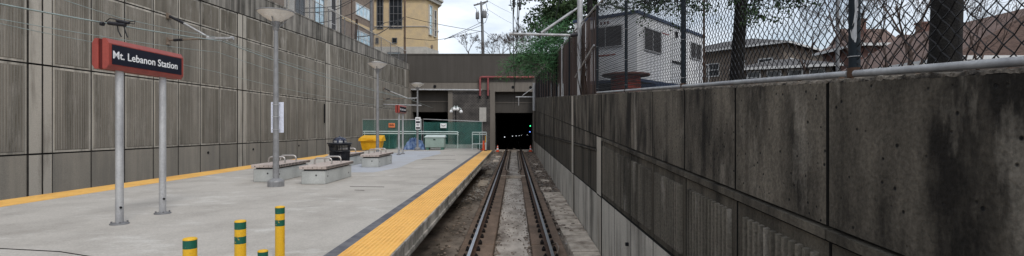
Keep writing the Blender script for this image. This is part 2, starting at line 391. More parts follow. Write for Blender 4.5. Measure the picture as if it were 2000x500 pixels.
# stones, rubble and leaf litter
def scatter(name, mat, spots, label, cat):
    mb = MB(); r = random.Random(len(spots))
    for x, y, z, s in spots:
        vs = []
        for dz, k in ((-.3,.6),(.25,1),(.7,.55)):
            t0 = r.random()*6
            for i in range(5):
                t = t0 + i*1.2566; q = s*k*r.uniform(.7,1.25)
                vs.append((x+q*math.cos(t), y+q*math.sin(t), z+dz*s*r.uniform(.7,1.1)))
        fs = [(i,(i+1)%5,5+(i+1)%5,5+i) for i in range(5)]+[(5+i,5+(i+1)%5,10+(i+1)%5,10+i) for i in range(5)]+[(10,11,12,13,14)]
        mb.add(vs, fs)
    o = mb.build(name, mat); tag(o, label, cat, kind='stuff')
rg = random.Random(11); sp = []; sp2 = []
for _ in range(3800):
    y = rg.uniform(8, 57)
    side = rg.random()
    if side < .45 and y > 13: sp.append((rg.uniform(1.12, XR(y)-.02), y, -.33+rg.random()*.06, rg.uniform(.03,.09)))
    elif side < .65: sp.append((rg.choice([-.42,.35])+rg.gauss(0,.05), y, -.27, rg.uniform(.012,.035)))
    elif side < .78: sp.append((rg.uniform(-.4,.33), y, -.285, rg.uniform(.008,.03)))
    else: sp.append((rg.uniform(-2.0,-1.2), y, -.35, rg.uniform(.015,.06)))
for _ in range(900):
    y = rg.uniform(19, 50); sp2.append((rg.uniform(-1.95,-1.2), y, -.34, rg.uniform(.02,.06)))
for _ in range(500):
    y = rg.uniform(10, 50); sp2.append((rg.uniform(1.10,XR(y)-.03), y, -.31, rg.uniform(.02,.065)))
for _ in range(160):
    y = rg.uniform(9, 30); sp2.append((rg.uniform(-.42,.36), y, -.287, rg.uniform(.008,.028)))
scatter('ballast', M['stone'], sp, 'brown ballast and rubble strewn beside the concrete track plinths', 'ballast')
scatter('gravel', M['stone_w'], sp2, 'pale loose gravel lying along the track edges', 'gravel')
sp3 = []
for _ in range(900):
    y = rg.uniform(1.6, 16); sp3.append((XR(y)+rg.uniform(.06,.5), y, ZRT(y)+.0, rg.uniform(.006,.022)))
for _ in range(150):
    y = rg.uniform(8, 30); sp3.append((rg.uniform(-1.1,1.7), y, -.14 if rg.random()<.3 else -.26, rg.uniform(.006,.018)))
scatter('leaf_litter', M['litter'], sp3, 'dry brown leaf litter along the wall top under the fence', 'leaf litter')

# ------------------------------------------------------------------ rails
def rail_profile(x, h=.15):
    p = [(-.07,0),(-.07,.012),(-.012,.026),(-.010,.105),(-.036,.118),(-.036,.143),(-.028,h),(.028,h),(.036,.143),(.036,.118),(.010,.105),(.012,.026),(.07,.012),(.07,0)]
    return [(x+a, -h+b) for a, b in p]
def rail(name, x, y0, y1, label, fast=True):
    root = thing(name, label, 'rail', (x, y0, -.15), 0, 'running rails of the near track')
    mb = MB(); mb.prism_y([(a,b) for a,b in rail_profile(x)], y0, y1); mb.build('rail_web', M['rail_side'], root)
    mb = MB(); mb.box(x-.031, x+.031, y0, y1, -.001, .003); mb.build('rail_head', M['rail_top'], root)
    if fast:
        proto = None
        for k in range(80):
            y = 8.2+k*.63
            if y > y1-.5: break
            if proto is None:
                mb = MB(); mb.box(x-.15, x+.15, y-.06, y+.06, -.166, -.149)
                for s in (-1,1):
                    mb.box(x+s*.072, x+s*.15, y-.055, y+.055, -.149, -.112, 0, .01)
                    mb.tube([(x+s*.112,y,-.13),(x+s*.112,y,-.072)], .017, 6)
                    mb.box(x+s*.085, x+s*.14, y-.03, y+.03, -.112, -.095)
                proto = mb.build('rail_fastener', M['clip'], root); py = y
            else:
                c = proto.copy(); COL.objects.link(c); c.location = (0, y-py, 0)
    return root
rail('running_rail', -.862, 5, 95, 'left running rail of the near track, closer to the platform')
rail('running_rail', .727, 5, 95, 'right running rail of the near track, closer to the dark retaining wall')
for k, (x, lab) in enumerate(((-.47,'left inner guard rail between the running rails near the tunnel'),(.37,'right inner guard rail between the running rails near the tunnel'))):
    s = 1 if k == 0 else -1
    mb = MB(); mb.tube([(x+s*.14,28.6,-.09),(x+s*.02,30.5,-.07),(x,32,-.06),(x,56,-.06)], .045, 6)
    mb.box(x-.085,x+.085,31.5,56,-.30,-.10,1)
    tag(mb.build('guard_rail', [M['guard'],M['clip']], origin=(x,28.6,-.3)), lab, 'guard rail', 'guard rails')
mb = MB(); mb.box(-.74,.60,27.25,27.50,-.285,-.14,0,.01)
tag(mb.build('cross_bar', M['slabs'], origin=(0,27.4,-.28)), 'pale flat bar laid across the track centre before the guard rails', 'track bar')
# jumper cable loop by the right rail
mb = MB(); mb.tube([(.83,11.2,-.15),(.90,10.9,-.05),(.92,10.5,-.06),(.86,10.3,-.15),(.84,10.0,-.16)], .018, 8)
tag(mb.build('bond_cable', M['guard'], origin=(.86,10.6,-.16)), 'short looped bond cable beside the right running rail', 'cable')
# far (left) track
for dx, lab in ((-.79,'left rail of the far track beyond the platform'),(.79,'right rail of the far track beyond the platform')):
    mb = MB(); pts = [(-12.5+dx,2,-.08),(-12.3+dx,30,-.08),(-11.6+dx,42,-.08),(-9.7+dx,58,-.08),(-9.7+dx,80,-.08)]
    mb.tube(pts, .05, 6); tag(mb.build('running_rail', M['rail_side'], origin=(-12.4+dx,2,-.15)), lab, 'rail', 'rails of the far track')

# ------------------------------------------------------------------ platform
mb = MB(); poly = [(-9.75,-2),(-2.24,-2),(-2.24,34.3),(-2.6,36.2),(-3.4,47),(-8.2,47),(-9.75,36)]
mb.prism_z(poly, -.36, PZ); plat = mb.build('platform', M['floor']); plat['kind'] = 'structure'
mb = MB(); mb.box(-2.24,-2.07,-2,34.2,.62,PZ+.002); mb.build('border_strip', M['dark_strip'], plat)
def tactile(x0, x1, y0, y1, domes=True):
    mb = MB(); n = int((y1-y0)/.61)
    for i in range(n+1):
        a = y0+i*.61; b = min(a+(.60 if i % 2 else .606), y1)
        if b > a: mb.box(x0, x1, a, b, PZ-.05, PZ+.006)
    if domes:
        y = 5.6
        while y < 24:
            x = x0+.03
            while x < x1-.02:
                r = .013
                mb.add([(x-r*1.2,y-r*1.2,PZ+.0055),(x+r*1.2,y-r*1.2,PZ+.0055),(x+r*1.2,y+r*1.2,PZ+.0055),(x-r*1.2,y+r*1.2,PZ+.0055),(x-r*.6,y-r*.6,PZ+.013),(x+r*.6,y-r*.6,PZ+.013),(x+r*.6,y+r*.6,PZ+.013),(x-r*.6,y+r*.6,PZ+.013)],
                       [(4,5,6,7),(0,1,5,4),(1,2,6,5),(2,3,7,6),(3,0,4,7)], 1)
                x += .0595
            y += .0595
    return mb
tactile(-2.07,-1.462,-2,34.2).build('tactile_strip', [M['yellow'],M['dome']], plat)
tactile(-10.62,-9.75,-2,33.5,False).build('tactile_strip', [M['yellow'],M['dome']], plat)
mb = MB(); mb.box(-2.07,-1.452,-2,34.2,.68,PZ-.052); mb.box(-1.458,-1.436,-2,34.2,.85,PZ+.003); mb.box(-1.462,-1.425,-2,34.2,.66,.72)
mb.build('edge_beam', M['side'], plat)
mb = MB(); mb.box(-10.64,-9.75,-2,33.5,.60,PZ-.052); mb.build('edge_beam', M['side'], plat)
mb = MB()
mb.tube([(-9.3,6.75,PZ-.001),(-6.38,6.36,PZ+.001),(-5.5,6.2,PZ+.001),(-4.9,5.95,PZ+.001),(-2.3,5.2,PZ+.001)], .008, 4)
for p in (((-2.8,24.5),(-4.4,24.3)),((-5.2,27.5),(-3.2,27.7)),((-3.6,12.3),(-3.85,12.35)),((-4.2,13.1),(-3.3,13.0))):
    mb.tube([(a,b,PZ) for a,b in p], .009, 4)
mb.build('joint', M['joint'], plat)
mb = MB(); mb.prism_z([(-6.6,17.3),(-4.75,17.3),(-4.35,19.5),(-4.6,24),(-4.3,30),(-4.9,33.6),(-6.9,33.4),(-7.4,26),(-7.1,20)], PZ-.02, PZ+.004)
mb.build('pale_blue_patch', M['blue'], plat)  # paler, bluish area of the floor around the far benches

# ------------------------------------------------------------------ retaining walls
def panel(mb, X, sgn, y0, y1, za0, za1, zb0, zb1, mi=0, g=.016, d=.03, rib=0, prd=.085, lip=.0, field=None, ribmi=None, jm=None):
    """slab on the plane x=X(y), growing d towards sgn; z bottom at y0/y1 = za0/za1, top = zb0/zb1"""
    f = lambda y, dd: X(y)+sgn*dd
    lerp = lambda a, b, t: a+(b-a)*t
    def q(u0, u1, m0, m1, d0, d1, mi, jm=None):
        vs = []
        for dd, e in ((d0, 0), (d1, .006)):
            for u, s in ((u0+e, 1), (u1-e, 0)):
                t = (u-y0)/(y1-y0)
                zb = lerp(za0, za1, t); zt = lerp(zb0, zb1, t); H = zt-zb
                vs += [(f(u, dd), u, zb+m0+e), (f(u, dd), u, zt-m1-e)]
        # 0 b0 1 t0 2 b1 3 t1 (inner) 4.. outer
        fs = [(4,5,7,6),(0,1,5,4),(2,6,7,3),(1,3,7,5),(0,4,6,2)]
        if sgn < 0: fs = [tuple(reversed(k)) for k in fs]
        fs = [tuple(reversed(k)) for k in fs]
        if jm is None: mb.add(vs, fs, mi)
        else: mb.add(vs, fs[:1], mi); mb.add(vs, fs[1:], jm)
    q(y0+g, y1-g, g, g, 0, d, mi, jm)
    if field is not None: q(y0+.085, y1-.085, .085, .085, d-.004, d+.008, field)
    if rib:
        u = y0+.11
        while u < y1-.13:
            q(u, min(u+prd*.52, y1-.09), .10, .10, d-.004, d+rib, mi if ribmi is None else ribmi); u += prd
def left_wall():
    root = thing('retaining_wall', 'tall grey panelled concrete retaining wall on the left beyond the platform', 'retaining wall', (-14.2, 20, -.36))
    J1 = lambda y: EYE+5.67+.027*(y-25.9); J2 = lambda y: EYE+4.48; J3 = lambda y: EYE+1.88; J4 = lambda y: EYE-.77; B = lambda y: -.36
    mb = MB()
    back = [(XL(0)-.3,-2),(XL(0)+.102,-2),(XL(59)+.0,58.0),(XL(59)-.3,58.0)]
    mb.hexa([(XL(-2)-.4,-2,-.4),(XL(-2),-2,-.4),(XL(58),58,-.4),(XL(58)-.4,58,-.4),(XL(-2)-.4,-2,ZLT(-2)-.02),(XL(-2),-2,ZLT(-2)-.02),(XL(58),58,ZLT(58)-.02),(XL(58)-.4,58,ZLT(58)-.02)])
    mb.build('backing', M['joint'], root)
    ribs, smooth, top, pil = MB(), MB(), MB(), MB()
    starts = [-5.7+10.27*k for k in range(7)]
    for s in starts:
        for a, b in ((s, s+.43), (s+.43, s+.75)):
            if b < -2 or a > 57.9: continue
            b = min(b, 58.0); a = max(a, -2)
            for lo, hi in ((B,J4),(J4,J3),(J3,J2),(J2,J1)): panel(pil, XL, 1, a, b, lo(a), lo(b), hi(a), hi(b), g=.02, d=.05, jm=9)
        n = 7; wd = (10.27-.75)/n
        for i in range(n):
            a = s+.75+i*wd; b = a+wd
            if b < -2 or a > 57.6: continue
            a = max(a, -2); b = min(b, 58.0)
            panel(smooth, XL, 1, a, b, B(a), B(b), J4(a), J4(b), g=.017, jm=9)
            panel(ribs, XL, 1, a, b, J4(a), J4(b), J3(a), J3(b), rib=.015, g=.017, field=1, ribmi=2, jm=9)
            panel(ribs, XL, 1, a, b, J3(a), J3(b), J2(a), J2(b), rib=.015, g=.017, field=1, ribmi=2, jm=9)
            panel(ribs, XL, 1, a, b, J2(a), J2(b), J1(a), J1(b), g=.017, field=1, jm=9)
    y = -2
    while y < 58:
        b = min(y+2.72, 58.0)
        panel(top, XL, 1, y, b, J1(y), J1(b), ZLT(y), ZLT(b), g=.008, d=.07, jm=9); y = b
    ribs.build('ribbed_panels', [M['wall_l_b'],M['wall_l'],M['wall_l_rib']]+[M['joint_l']]*7, root); smooth.build('base_panels', [M['wall_l_s']]+[M['joint_l']]*9, root)
    top.build('parapet', [M['wall_l_top']]+[M['joint_l']]*9, root); pil.build('pilasters', [M['pil']]+[M['joint_l']]*9, root)
    mb = MB()
    for yy, zz in ((18.1, 1.28), (22.9,1.3),(26.5,1.3),(31.5,1.32)):
        X = XL(yy)+.03
        mb.tube([(X+.03, yy, zz), (X-.06, yy, zz)], .055, 10)
    mb.build('weep_hole', M['void'], root)
    mb = MB(); mb.tube([(XL(35)+.14,35.05,2.75),(XL(35)+.14,35.05,4.05)], .05, 6); mb.build('downpipe_stub', M['iron'], root)
    mb = MB(); mb.hexa([(XL(-2)-.42,-2,ZLT(-2)),(XL(-2)+.09,-2,ZLT(-2)),(XL(58)+.09,58,ZLT(58)),(XL(58)-.42,58,ZLT(58)),
                        (XL(-2)-.42,-2,ZLT(-2)+.08),(XL(-2)+.09,-2,ZLT(-2)+.08),(XL(58)+.09,58,ZLT(58)+.08),(XL(58)-.42,58,ZLT(58)+.08)])
    mb.build('coping', M['wall_l_top'], root)
left_wall()
def right_wall():
    root = thing('retaining_wall', 'dark stained concrete retaining wall with ribbed panels beside the near track', 'retaining wall', (1.9, 20, -.36))
    JU = lambda y: EYE-.70+.047*y; JM = lambda y: EYE-.52; JL = lambda y: EYE-1.455; B = lambda y: -.40; T = lambda y: ZRT(y)-.004
    mb = MB()
    mb.hexa([(XR(-2),-2,-.4),(XR(-2)+.28,-2,-.4),(XR(58)+.28,58,-.4),(XR(58),58,-.4),(XR(-2),-2,ZRT(-2)-.01),(XR(-2)+.28,-2,ZRT(-2)-.01),(XR(58)+.28,58,ZRT(58)-.01),(XR(58),58,ZRT(58)-.01)])
    mb.build('backing', M['joint'], root)
    top, ribs, low, pil = MB(), MB(), MB(), MB()
    js = [-2, -.95, .35, 1.65, 2.89, 4.12, 5.38, 6.66, 7.98, 9.35, 10.75]
    cells = [(js[i], js[i+1], 0) for i in range(len(js)-1)]
    y = 10.75; k = 0
    while y < 58:
        cells.append((y, y+.62, 1)); y += .62
        n = 4 if k % 2 == 0 else 5
        if k > 0: n = 7
        for i in range(n):
            if y >= 57.9: break
            cells.append((y, min(y+1.2, 58), 2)); y += 1.2
        k += 1
    for a, b, kind in cells:
        b = min(b, 58.0)
        if b-a < .1: continue
        if kind == 1:
            for lo, hi in ((B,JL),(JL,JU),(JU,T)):
                panel(pil if (15 < a < 18 or (hi is not T and a < 12)) else (top if hi is T else low if hi is JL else ribs), XR, -1, a, b, lo(a), lo(b), hi(a), hi(b), g=.009, d=.045, jm=9)
            continue
        panel(top, XR, -1, a, b, JU(a), JU(b), T(a), T(b), d=.035, g=.009, jm=9)
        if kind == 0:
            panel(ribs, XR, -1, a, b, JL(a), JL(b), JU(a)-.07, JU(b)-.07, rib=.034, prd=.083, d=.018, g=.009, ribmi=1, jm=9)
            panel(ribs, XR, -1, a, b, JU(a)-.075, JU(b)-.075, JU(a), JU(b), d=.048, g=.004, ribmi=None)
        else:
            panel(ribs, XR, -1, a, b, JL(a), JL(b), JM(a), JM(b), d=.02, g=.009, jm=9)
            panel(ribs, XR, -1, a, b, JM(a), JM(b), JM(a)+.06, JM(b)+.06, d=.055, g=.004, jm=9)
            panel(top, XR, -1, a, b, JM(a)+.06, JM(b)+.06, JU(a), JU(b), d=.02, g=.009, jm=9)
        panel(low, XR, -1, a, b, B(a), B(b), JL(a), JL(b), d=.03, g=.009, jm=9)
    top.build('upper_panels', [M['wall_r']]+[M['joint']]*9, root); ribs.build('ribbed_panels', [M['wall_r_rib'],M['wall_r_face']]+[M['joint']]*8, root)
    low.build('base_panels', [M['wall_r_low']]+[M['joint']]*9, root); pil.build('pilasters', [M['pil']]+[M['joint']]*9, root)
    # crumbling top edge
    mb = MB(); r = random.Random(5); y = -2; A = []
    while y < 58:
        A.append((y, r.uniform(-.005,.006), r.uniform(-.007,.005))); y += .018 if y < 8 else .25
    vs = []
    for y, e, h in A:
        vs += [(XR(y)-.036, y, T(y)-.016+e), (XR(y)-.030+e, y, T(y)+.002+h), (XR(y)+.27, y, T(y)+.012+h)]
    fs = [(i*3+j, i*3+j+1, i*3+j+4, i*3+j+3) for i in range(len(A)-1) for j in (0,1)]
    mb.add(vs, fs); mb.build('wall_top', M['edge'], root)
    mb = MB(); mb.tube([(1.835,8.15,.55),(1.77,8.15,.55)], .03, 8); mb.build('weep_hole', M['void'], root)
right_wall()

# ------------------------------------------------------------------ tunnel portal
def portal():
    root = thing('tunnel_portal', 'concrete tunnel portal wall with two dark openings at the end of the tracks', 'tunnel portal', (-4.8, 58, -.36))
    E = EYE
    mb = MB()
    mb.box(-16, 12, 58.0, 60, E+5.2, E+8.3)
    mb.build('parapet', M['portal'], root)
    mb = MB(); mb.box(-16, 12, 57.93, 60.02, E+8.3, E+8.42); mb.build('coping', M['portal'], root)
    mb = MB(); mb.box(-12.4, -2.75, 58.06, 60, E+4.3, E+5.197); mb.box(-2.75, 2.9, 58.03, 60, E+4.12, E+5.197)
    mb.build('header', M['portal_l'], root)
    for bx_ in ((-7.5,-7.0,58.04,60,-.36,E+4.297),(-2.75,-2.2,58.0,60,-.36,E+4.117),(2.12,2.9,58.0,60,-.36,E+4.117),(-12.4,-11.72,58.04,60,-.36,E+4.297)):
        mb = MB(); mb.box(*bx_); mb.build('pillar', M['portal_l'], root)
    mb = MB(); mb.box(-7.0,-2.75,58.12,60,-.36,E+4.297); mb.build('block_wall', M['brick_g'], root)
    mb = MB(); mb.box(-11.72,-7.5,59.0,60,E+1.85,E+4.297); mb.build('lintel', M['portal'], root)
    mb = MB(); mb.box(-2.2,2.12,59.0,60,E+1.75,E+4.117); mb.build('lintel', M['portal'], root)
    mb = MB(); mb.box(-2.2,2.12,58.94,59,E+2.9,E+2.97); mb.build('lintel_ledge', M['portal_l'], root)
    mb = MB(); mb.box(-11.72,-7.5,58.94,59,E+3.0,E+3.1); mb.build('lintel_ledge', M['portal_l'], root)
    mb = MB()
    for x,z in ((-.15,4.62),(1.85,4.6),(-9.0,4.72)):
        mb.tube([(x,58.045,E+z),(x,57.99,E+z)], .17, 10)
    mb.build('vent_hole', M['void'], root)
    # tunnel tubes
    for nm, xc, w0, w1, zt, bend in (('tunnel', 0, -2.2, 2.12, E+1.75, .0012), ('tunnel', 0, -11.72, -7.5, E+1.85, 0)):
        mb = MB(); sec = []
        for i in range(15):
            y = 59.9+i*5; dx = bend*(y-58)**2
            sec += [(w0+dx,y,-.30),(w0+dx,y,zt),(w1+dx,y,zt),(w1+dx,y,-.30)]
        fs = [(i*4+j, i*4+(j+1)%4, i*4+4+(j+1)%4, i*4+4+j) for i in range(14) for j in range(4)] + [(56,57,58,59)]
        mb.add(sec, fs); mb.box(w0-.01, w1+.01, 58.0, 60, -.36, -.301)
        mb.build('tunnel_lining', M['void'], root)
    return root
portal()
mb = MB()
for x0, x1 in ((-2.15,-1.0),(-.75,.62),(.86,2.05)): mb.box(x0, x1, 57.2, 57.6, -.36, -.03, 0, .02)
tag(mb.build('threshold_kerb', M['slabs'], origin=(0,57.4,-.3)), 'low pale concrete kerb across the track at the tunnel mouth', 'kerb')
mb = MB(); mb.box(-.12,.12,57.3,57.5,-.03,.12,0,.03)
tag(mb.build('junction_box', M['guard'], origin=(0,57.4,-.03)), 'small grey box on the kerb between the rails', 'box')
# tunnel lamps
proto = None
for k, (px, py, Y) in enumerate(((985.6,267.5,80),(1001,265.8,96),(1008,265.4,104),(1014,265,110),(1018,264.6,114),(1022,264.2,118),(1026,263.8,122),(1030,263.6,125))):
    p = at(px, py, Y)
    if proto is None:
        root = thing('tunnel_lamp', 'x', 'lamp', p, 0, 'row of small white lamps inside the dark tunnel')
        mb = MB(); mb.box(p.x-.045,p.x+.045,p.y-.045,p.y+.045,p.z-.045,p.z+.045); mb.build('lens', M['lens_w'], root)
        mb = MB(); mb.box(p.x-.3,p.x-.07,p.y-.04,p.y+.04,p.z+.02,p.z+.07); mb.build('bracket', M['iron'], root)
        proto = root
    else:
        root = copy_tree(proto); root.location = p
    root['label'] = 'small white lamp in the dark tunnel, %s in the row from the mouth' % ['first and largest','second','third','fourth','fifth','sixth','seventh','last and farthest'][k]
for (px, py, Y, m, lab) in ((1035.6,246,64,'lens_g','green signal light glowing at the right side of the tunnel mouth'),(1035,257.5,66,'lens_b','blue light glowing low at the right side of the tunnel mouth')):
    p = at(px, py, Y); r = thing('signal_light', lab, 'signal light', p)
    mb = MB(); mb.lathe([(.0,-.06),(.055,-.04),(.055,.04),(0,.06)], p, 8); mb.build('lens', M[m], r)
    mb = MB(); mb.box(p.x-.09,p.x+.09,p.y+.06,p.y+.16,p.z-.16,p.z+.16); mb.build('housing', M['iron'], r)

# pink pipes, conduit, board
root = thing('red_pipe', 'faded red pipe with two drops running along the portal header', 'pipe', (-1.5,57.8,EYE+5.7))
Y = 57.75; mb = MB()
p = lambda px, py: at(px, py, Y)
mb.tube([p(937.5,187), p(937.5,154), p(938.5,151.3), p(941,150.5), p(1043,151)], .125, 10); mb.build('main_pipe', M['pink'], root)
mb = MB(); mb.tube([p(953,187), p(953,152)], .11, 10); mb.build('branch_pipe', M['pink'], root)
for x in (937.5, 953):
    mb = MB(); mb.tube([p(x,193), p(x,187)], .085, 8); mb.build('pipe_end', M['iron'], root)
mb = MB(); mb.tube([at(803,175,57.85), at(941,176,57.85)], .10, 8)
tag(mb.build('conduit', M['alu'], origin=at(870,175.5,57.85)), 'long pale conduit running across the portal above the left opening', 'conduit')
mb = MB(); a = at(936,210,57.9); b = at(949.5,238,57.9); mb.box(a.x,b.x,57.98,58.11,b.z,a.z,0,.015)
tag(mb.build('notice_board', M['portal_l'] if 0 else M['ybase'], origin=(a.x,58,b.z)), 'pale blank board fixed to the dark block wall beside the red pipes', 'board')

# ------------------------------------------------------------------ station signs
def station_sign(label):
    root = thing('station_sign', label, 'station sign', (0,0,0), 0, 'station name signs on the platform')
    prof = [(-.155,-.03),(-.155,.10),(-.155,.30),(-.155,.40),(-.12,.455),(-.035,.455)]   # x, z of the rear shell
    def shell(s):
        mb = MB(); pr = [(s*.03,0),(s*.085,0),(s*.125,.06),(s*.125,.385),(s*.085,.455),(s*.03,.455)]
        if s < 0: pr = pr[::-1]
        mb.prism_y(pr, -.86, .86)
        return mb
    for s in (1,-1): shell(s).build('sign_shell', M['red'], root)
    mb = MB(); mb.box(-.0295,.0295,-.845,.845,.01,.445); mb.build('centre_channel', M['redd'], root)
    mb = MB()
    for s in (1,-1): mb.box(s*.1255, s*.131, -.80,.80,.075,.37)
    mb.build('name_panel', M['black'], root)
    text('lettering', "Mt. Lebanon Station", .115, 1.47, M['white'], root, lambda a, b, c: Vector((.1315+c*.3, -.785+a, .165+b)))
    text('lettering', "Mt. Lebanon Station", .115, 1.47, M['white'], root, lambda a, b, c: Vector((-.1315-c*.3, .735-a, .165+b)))
    for y in (-.49,.49):
        mb = MB(); mb.tube([(0,y,-2.385),(0,y,.02)], .055, 16); leg = mb.build('post', M['alu'], root)
        mb = MB(); mb.lathe([(.13,-2.385),(.13,-2.368),(.075,-2.36)], (0,y,0), 20)
        for a in range(4): mb.tube([(.1*math.cos(a*1.57+.7),y+.1*math.sin(a*1.57+.7),-2.37),(.1*math.cos(a*1.57+.7),y+.1*math.sin(a*1.57+.7),-2.335)], .014, 6)
        mb.build('base_plate', M['gpole'], leg)
        mb = MB(); mb.tube([(.04,y-.03,-2.12),(.062,y-.05,-2.12)], .018, 8); mb.build('bolt', M['iron'], leg)
    return root
s1 = station_sign('large red station name sign on two posts in the left foreground')
s1.location = (-6.16, 8.48, PZ+2.385)
s2 = copy_tree(s1); s2.location = (-6.4, 28.9, PZ+2.33); s2.scale = (1,1.0,.97)
s2['label'] = 'distant red station name sign on two posts near the green fence'

# ------------------------------------------------------------------ lamp posts
def lamp(label):
    root = thing('lamp_post', label, 'lamp post', (0,0,0), 0, 'bowl lamp posts along the platform')
    mb = MB(); mb.tube([(0,0,.1),(0,0,2.2),(0,0,4.15)], [.078,.066,.05], 16); mb.build('pole', M['grey'], root)
    mb = MB(); mb.lathe([(.20,0),(.20,.13),(.185,.16),(.12,.20),(.085,.22)], n=14, smooth=False); mb.build('base', M['grey'], root)
    mb = MB(); mb.lathe([(.05,4.13),(.07,4.15),(.075,4.30),(.10,4.36),(.10,4.38)], n=16)
    for a in range(3):
        t = a*2.094+.6; c, s = math.cos(t), math.sin(t)
        mb.tube([(.06*c,.06*s,4.22),(.18*c,.18*s,4.34),(.27*c,.27*s,4.46)], .014, 6)
    mb.build('fitter', M['grey'], root)
    mb = MB(); mb.lathe([(.09,4.37),(.16,4.40),(.30,4.49),(.43,4.60),(.455,4.615),(.46,4.63),(.44,4.64),(.25,4.68),(0,4.69)], n=32); mb.build('bowl_shade', M['bowl'], root)
    mb = MB(); mb.lathe([(.458,4.612),(.468,4.622),(.462,4.637),(.45,4.64)], n=32); mb.build('rim', M['grey'], root)
    return root
l1 = lamp('tall bowl lamp post in front with white papers strapped to it'); l1.location = (-6.12, 13.15, PZ); l1.scale = (1,1,.968)
l2 = copy_tree(l1); l2.location = (-6.3, 23.6, PZ); l2['label'] = 'bowl lamp post standing behind the far right bench beside the yellow bin'
l3 = copy_tree(l1); l3.location = (-6.52, 34.5, PZ); l3['label'] = 'farthest bowl lamp post, by the green fence with black and white notices'
# papers on lamp 1
r = thing('notice_papers', 'white notice papers strapped round the front lamp post', 'notice', (-6.12,13.15,PZ+1.35))
for s in (-1,):
    mb = MB(); n = 6; vs = []
    for i in range(n+1):
        u = -.165+.33*i/n; bend = .02*math.cos(u*9)
        for z in (PZ+1.38, PZ+2.17): vs += [(-6.12+u, 13.15-s*(.075+bend*.4), z), (-6.12+u, 13.15-s*(.079+bend*.4), z)]
    fs = []
    for i in range(n): a = i*4; fs += [(a,a+4,a+6,a+2),(a+1,a+3,a+7,a+5),(a+2,a+6,a+7,a+3),(a,a+1,a+5,a+4)]
    fs += [(0,2,3,1),(n*4,n*4+1,n*4+3,n*4+2)]
    mb.add(vs, fs, 0, False); mb.build('paper_sheet', M['paper'], r)
mb = MB()
for z in (1.46,1.79,2.10): mb.tube([(-6.12+.09*math.cos(t*.5236),13.15+.098*math.sin(t*.5236),PZ+z) for t in range(13)], .006, 5)
mb.build('strap', M['alu'], r)
# sign on lamp 3
r = thing('notice_sign', 'narrow black and white notice sign on the farthest lamp post', 'sign', (-6.52,34.4,PZ+2))
Y = 34.38
a = at(811.3,229,Y); b = at(821.3,253,Y)
mb = MB(); mb.box(a.x,b.x,Y,Y+.02,b.z,a.z,0,.004); mb.build('sign_plate', M['white'], r)
H = a.z-b.z; mb = MB()
for u0, u1 in ((.32,.48),(.80,.94)): mb.box(a.x+.03,b.x-.03,Y-.006,Y-.001,a.z-H*u1,a.z-H*u0)
for i in range(5):
    mb.box(a.x+.06+i*.045,a.x+.09+i*.045,Y-.006,Y-.001,a.z-H*.21,a.z-H*(.08+.03*(i%2)))
    mb.box(a.x+.07+i*.04,a.x+.095+i*.04,Y-.006,Y-.001,a.z-H*(.66+.03*(i%2)),a.z-H*(.58-.02*(i%3)))
mb.build('markings', M['black'], r)

# ------------------------------------------------------------------ benches
def bench(label):
    root = thing('bench', label, 'bench', (0,0,0), 0, 'concrete benches on the platform')
    mb = MB(); mb.box(-.32,.32,-1.1,1.1,0,.36,0,.015)
    mb.build('plinth', M['bench_c'], root)
    mb = MB(); mb.box(-.27,.27,-1.04,1.04,.36,.40); mb.build('spacer', M['joint'], root)
    mb = MB()
    for i in range(3): mb.box(-.36+i*.242,-.36+i*.242+.236,-1.15,1.15,.40,.485,0,.008)
    seat = mb.build('seat', M['bench_t'], root)
    mb = MB(); y = -1.1
    while y < 1.1:
        for s in (-1,1): mb.box(s*.359,s*.364,y,y+.055,.415,.47)
        y += .1
    mb.build('slat_ends', M['bench_e'], seat)
    for xx in (-.25,0,.25):
        mb = MB(); mb.tube([(xx,-1.153,.44),(xx,-1.14,.44)], .014, 6); mb.build('bolt', M['iron'], seat)
    for y in (-.38,.38):
        mb = MB(); pts = [(-.24,y,.48),(-.24,y,.56)]+[(-.24+.08*(1-math.cos(t)),y,.56+.10*math.sin(t)) for t in (.4,.8,1.2,1.57)]+[(.24-.08*(1-math.cos(t)),y,.56+.10*math.sin(t)) for t in (1.57,1.2,.8,.4)]+[(.24,y,.56),(.24,y,.48)]
        mb.tube(pts, .022, 10); mb.build('armrest', M['steel'], root)
    return root
b1 = bench('concrete bench at front right with two steel hoop armrests'); b1.location = (-5.35, 14.72, PZ)
for x, y, lab in ((-6.92,15.3,'concrete bench at front left, behind the lamp post with papers'),(-5.5,20.6,'concrete bench at far right, in front of the second lamp post'),(-6.8,20.8,'concrete bench at far left, partly hidden behind the black trash can')):
    c = copy_tree(b1); c.location = (x, y, PZ); c['label'] = lab

# ------------------------------------------------------------------ trash can
r = thing('trash_can', 'black slatted metal trash can with domed lid between the benches', 'trash can', (-6.07,17.8,PZ))
c = (-6.07,17.8,PZ)
mb = MB()
for k in range(40):
    t = k*2*math.pi/40; ca, sa = math.cos(t), math.sin(t)
    pts = [(c[0]+q*ca, c[1]+q*sa, c[2]+z) for q, z in ((.29,.03),(.325,.5),(.33,.82),(.37,.93))]
    mb.tube(pts, .015, 4, smooth=False)
mb.build('slats', M['can'], r)
mb = MB(); mb.lathe([(.26,.02),(.285,.05),(.30,.70),(.0,.70)], c, 24); mb.build('liner', M['can'], r)
mb = MB()
for z, q in ((.05,.31),(.70,.345),(.93,.395)): mb.lathe([(q-.02,z-.02),(q,z-.02),(q,z+.02),(q-.02,z+.02)], c, 32)
mb.lathe([(.20,.95),(.42,.945),(.43,.965),(.42,.985),(.22,.985)], c, 32); mb.build('rim', M['can'], r)
mb = MB(); mb.lathe([(.23,.98),(.23,1.08),(.22,1.10),(.17,1.155),(.09,1.185),(.02,1.195),(.02,1.22),(0,1.225)], c, 32); mb.build('dome_lid', M['canlid'], r)
mb = MB()
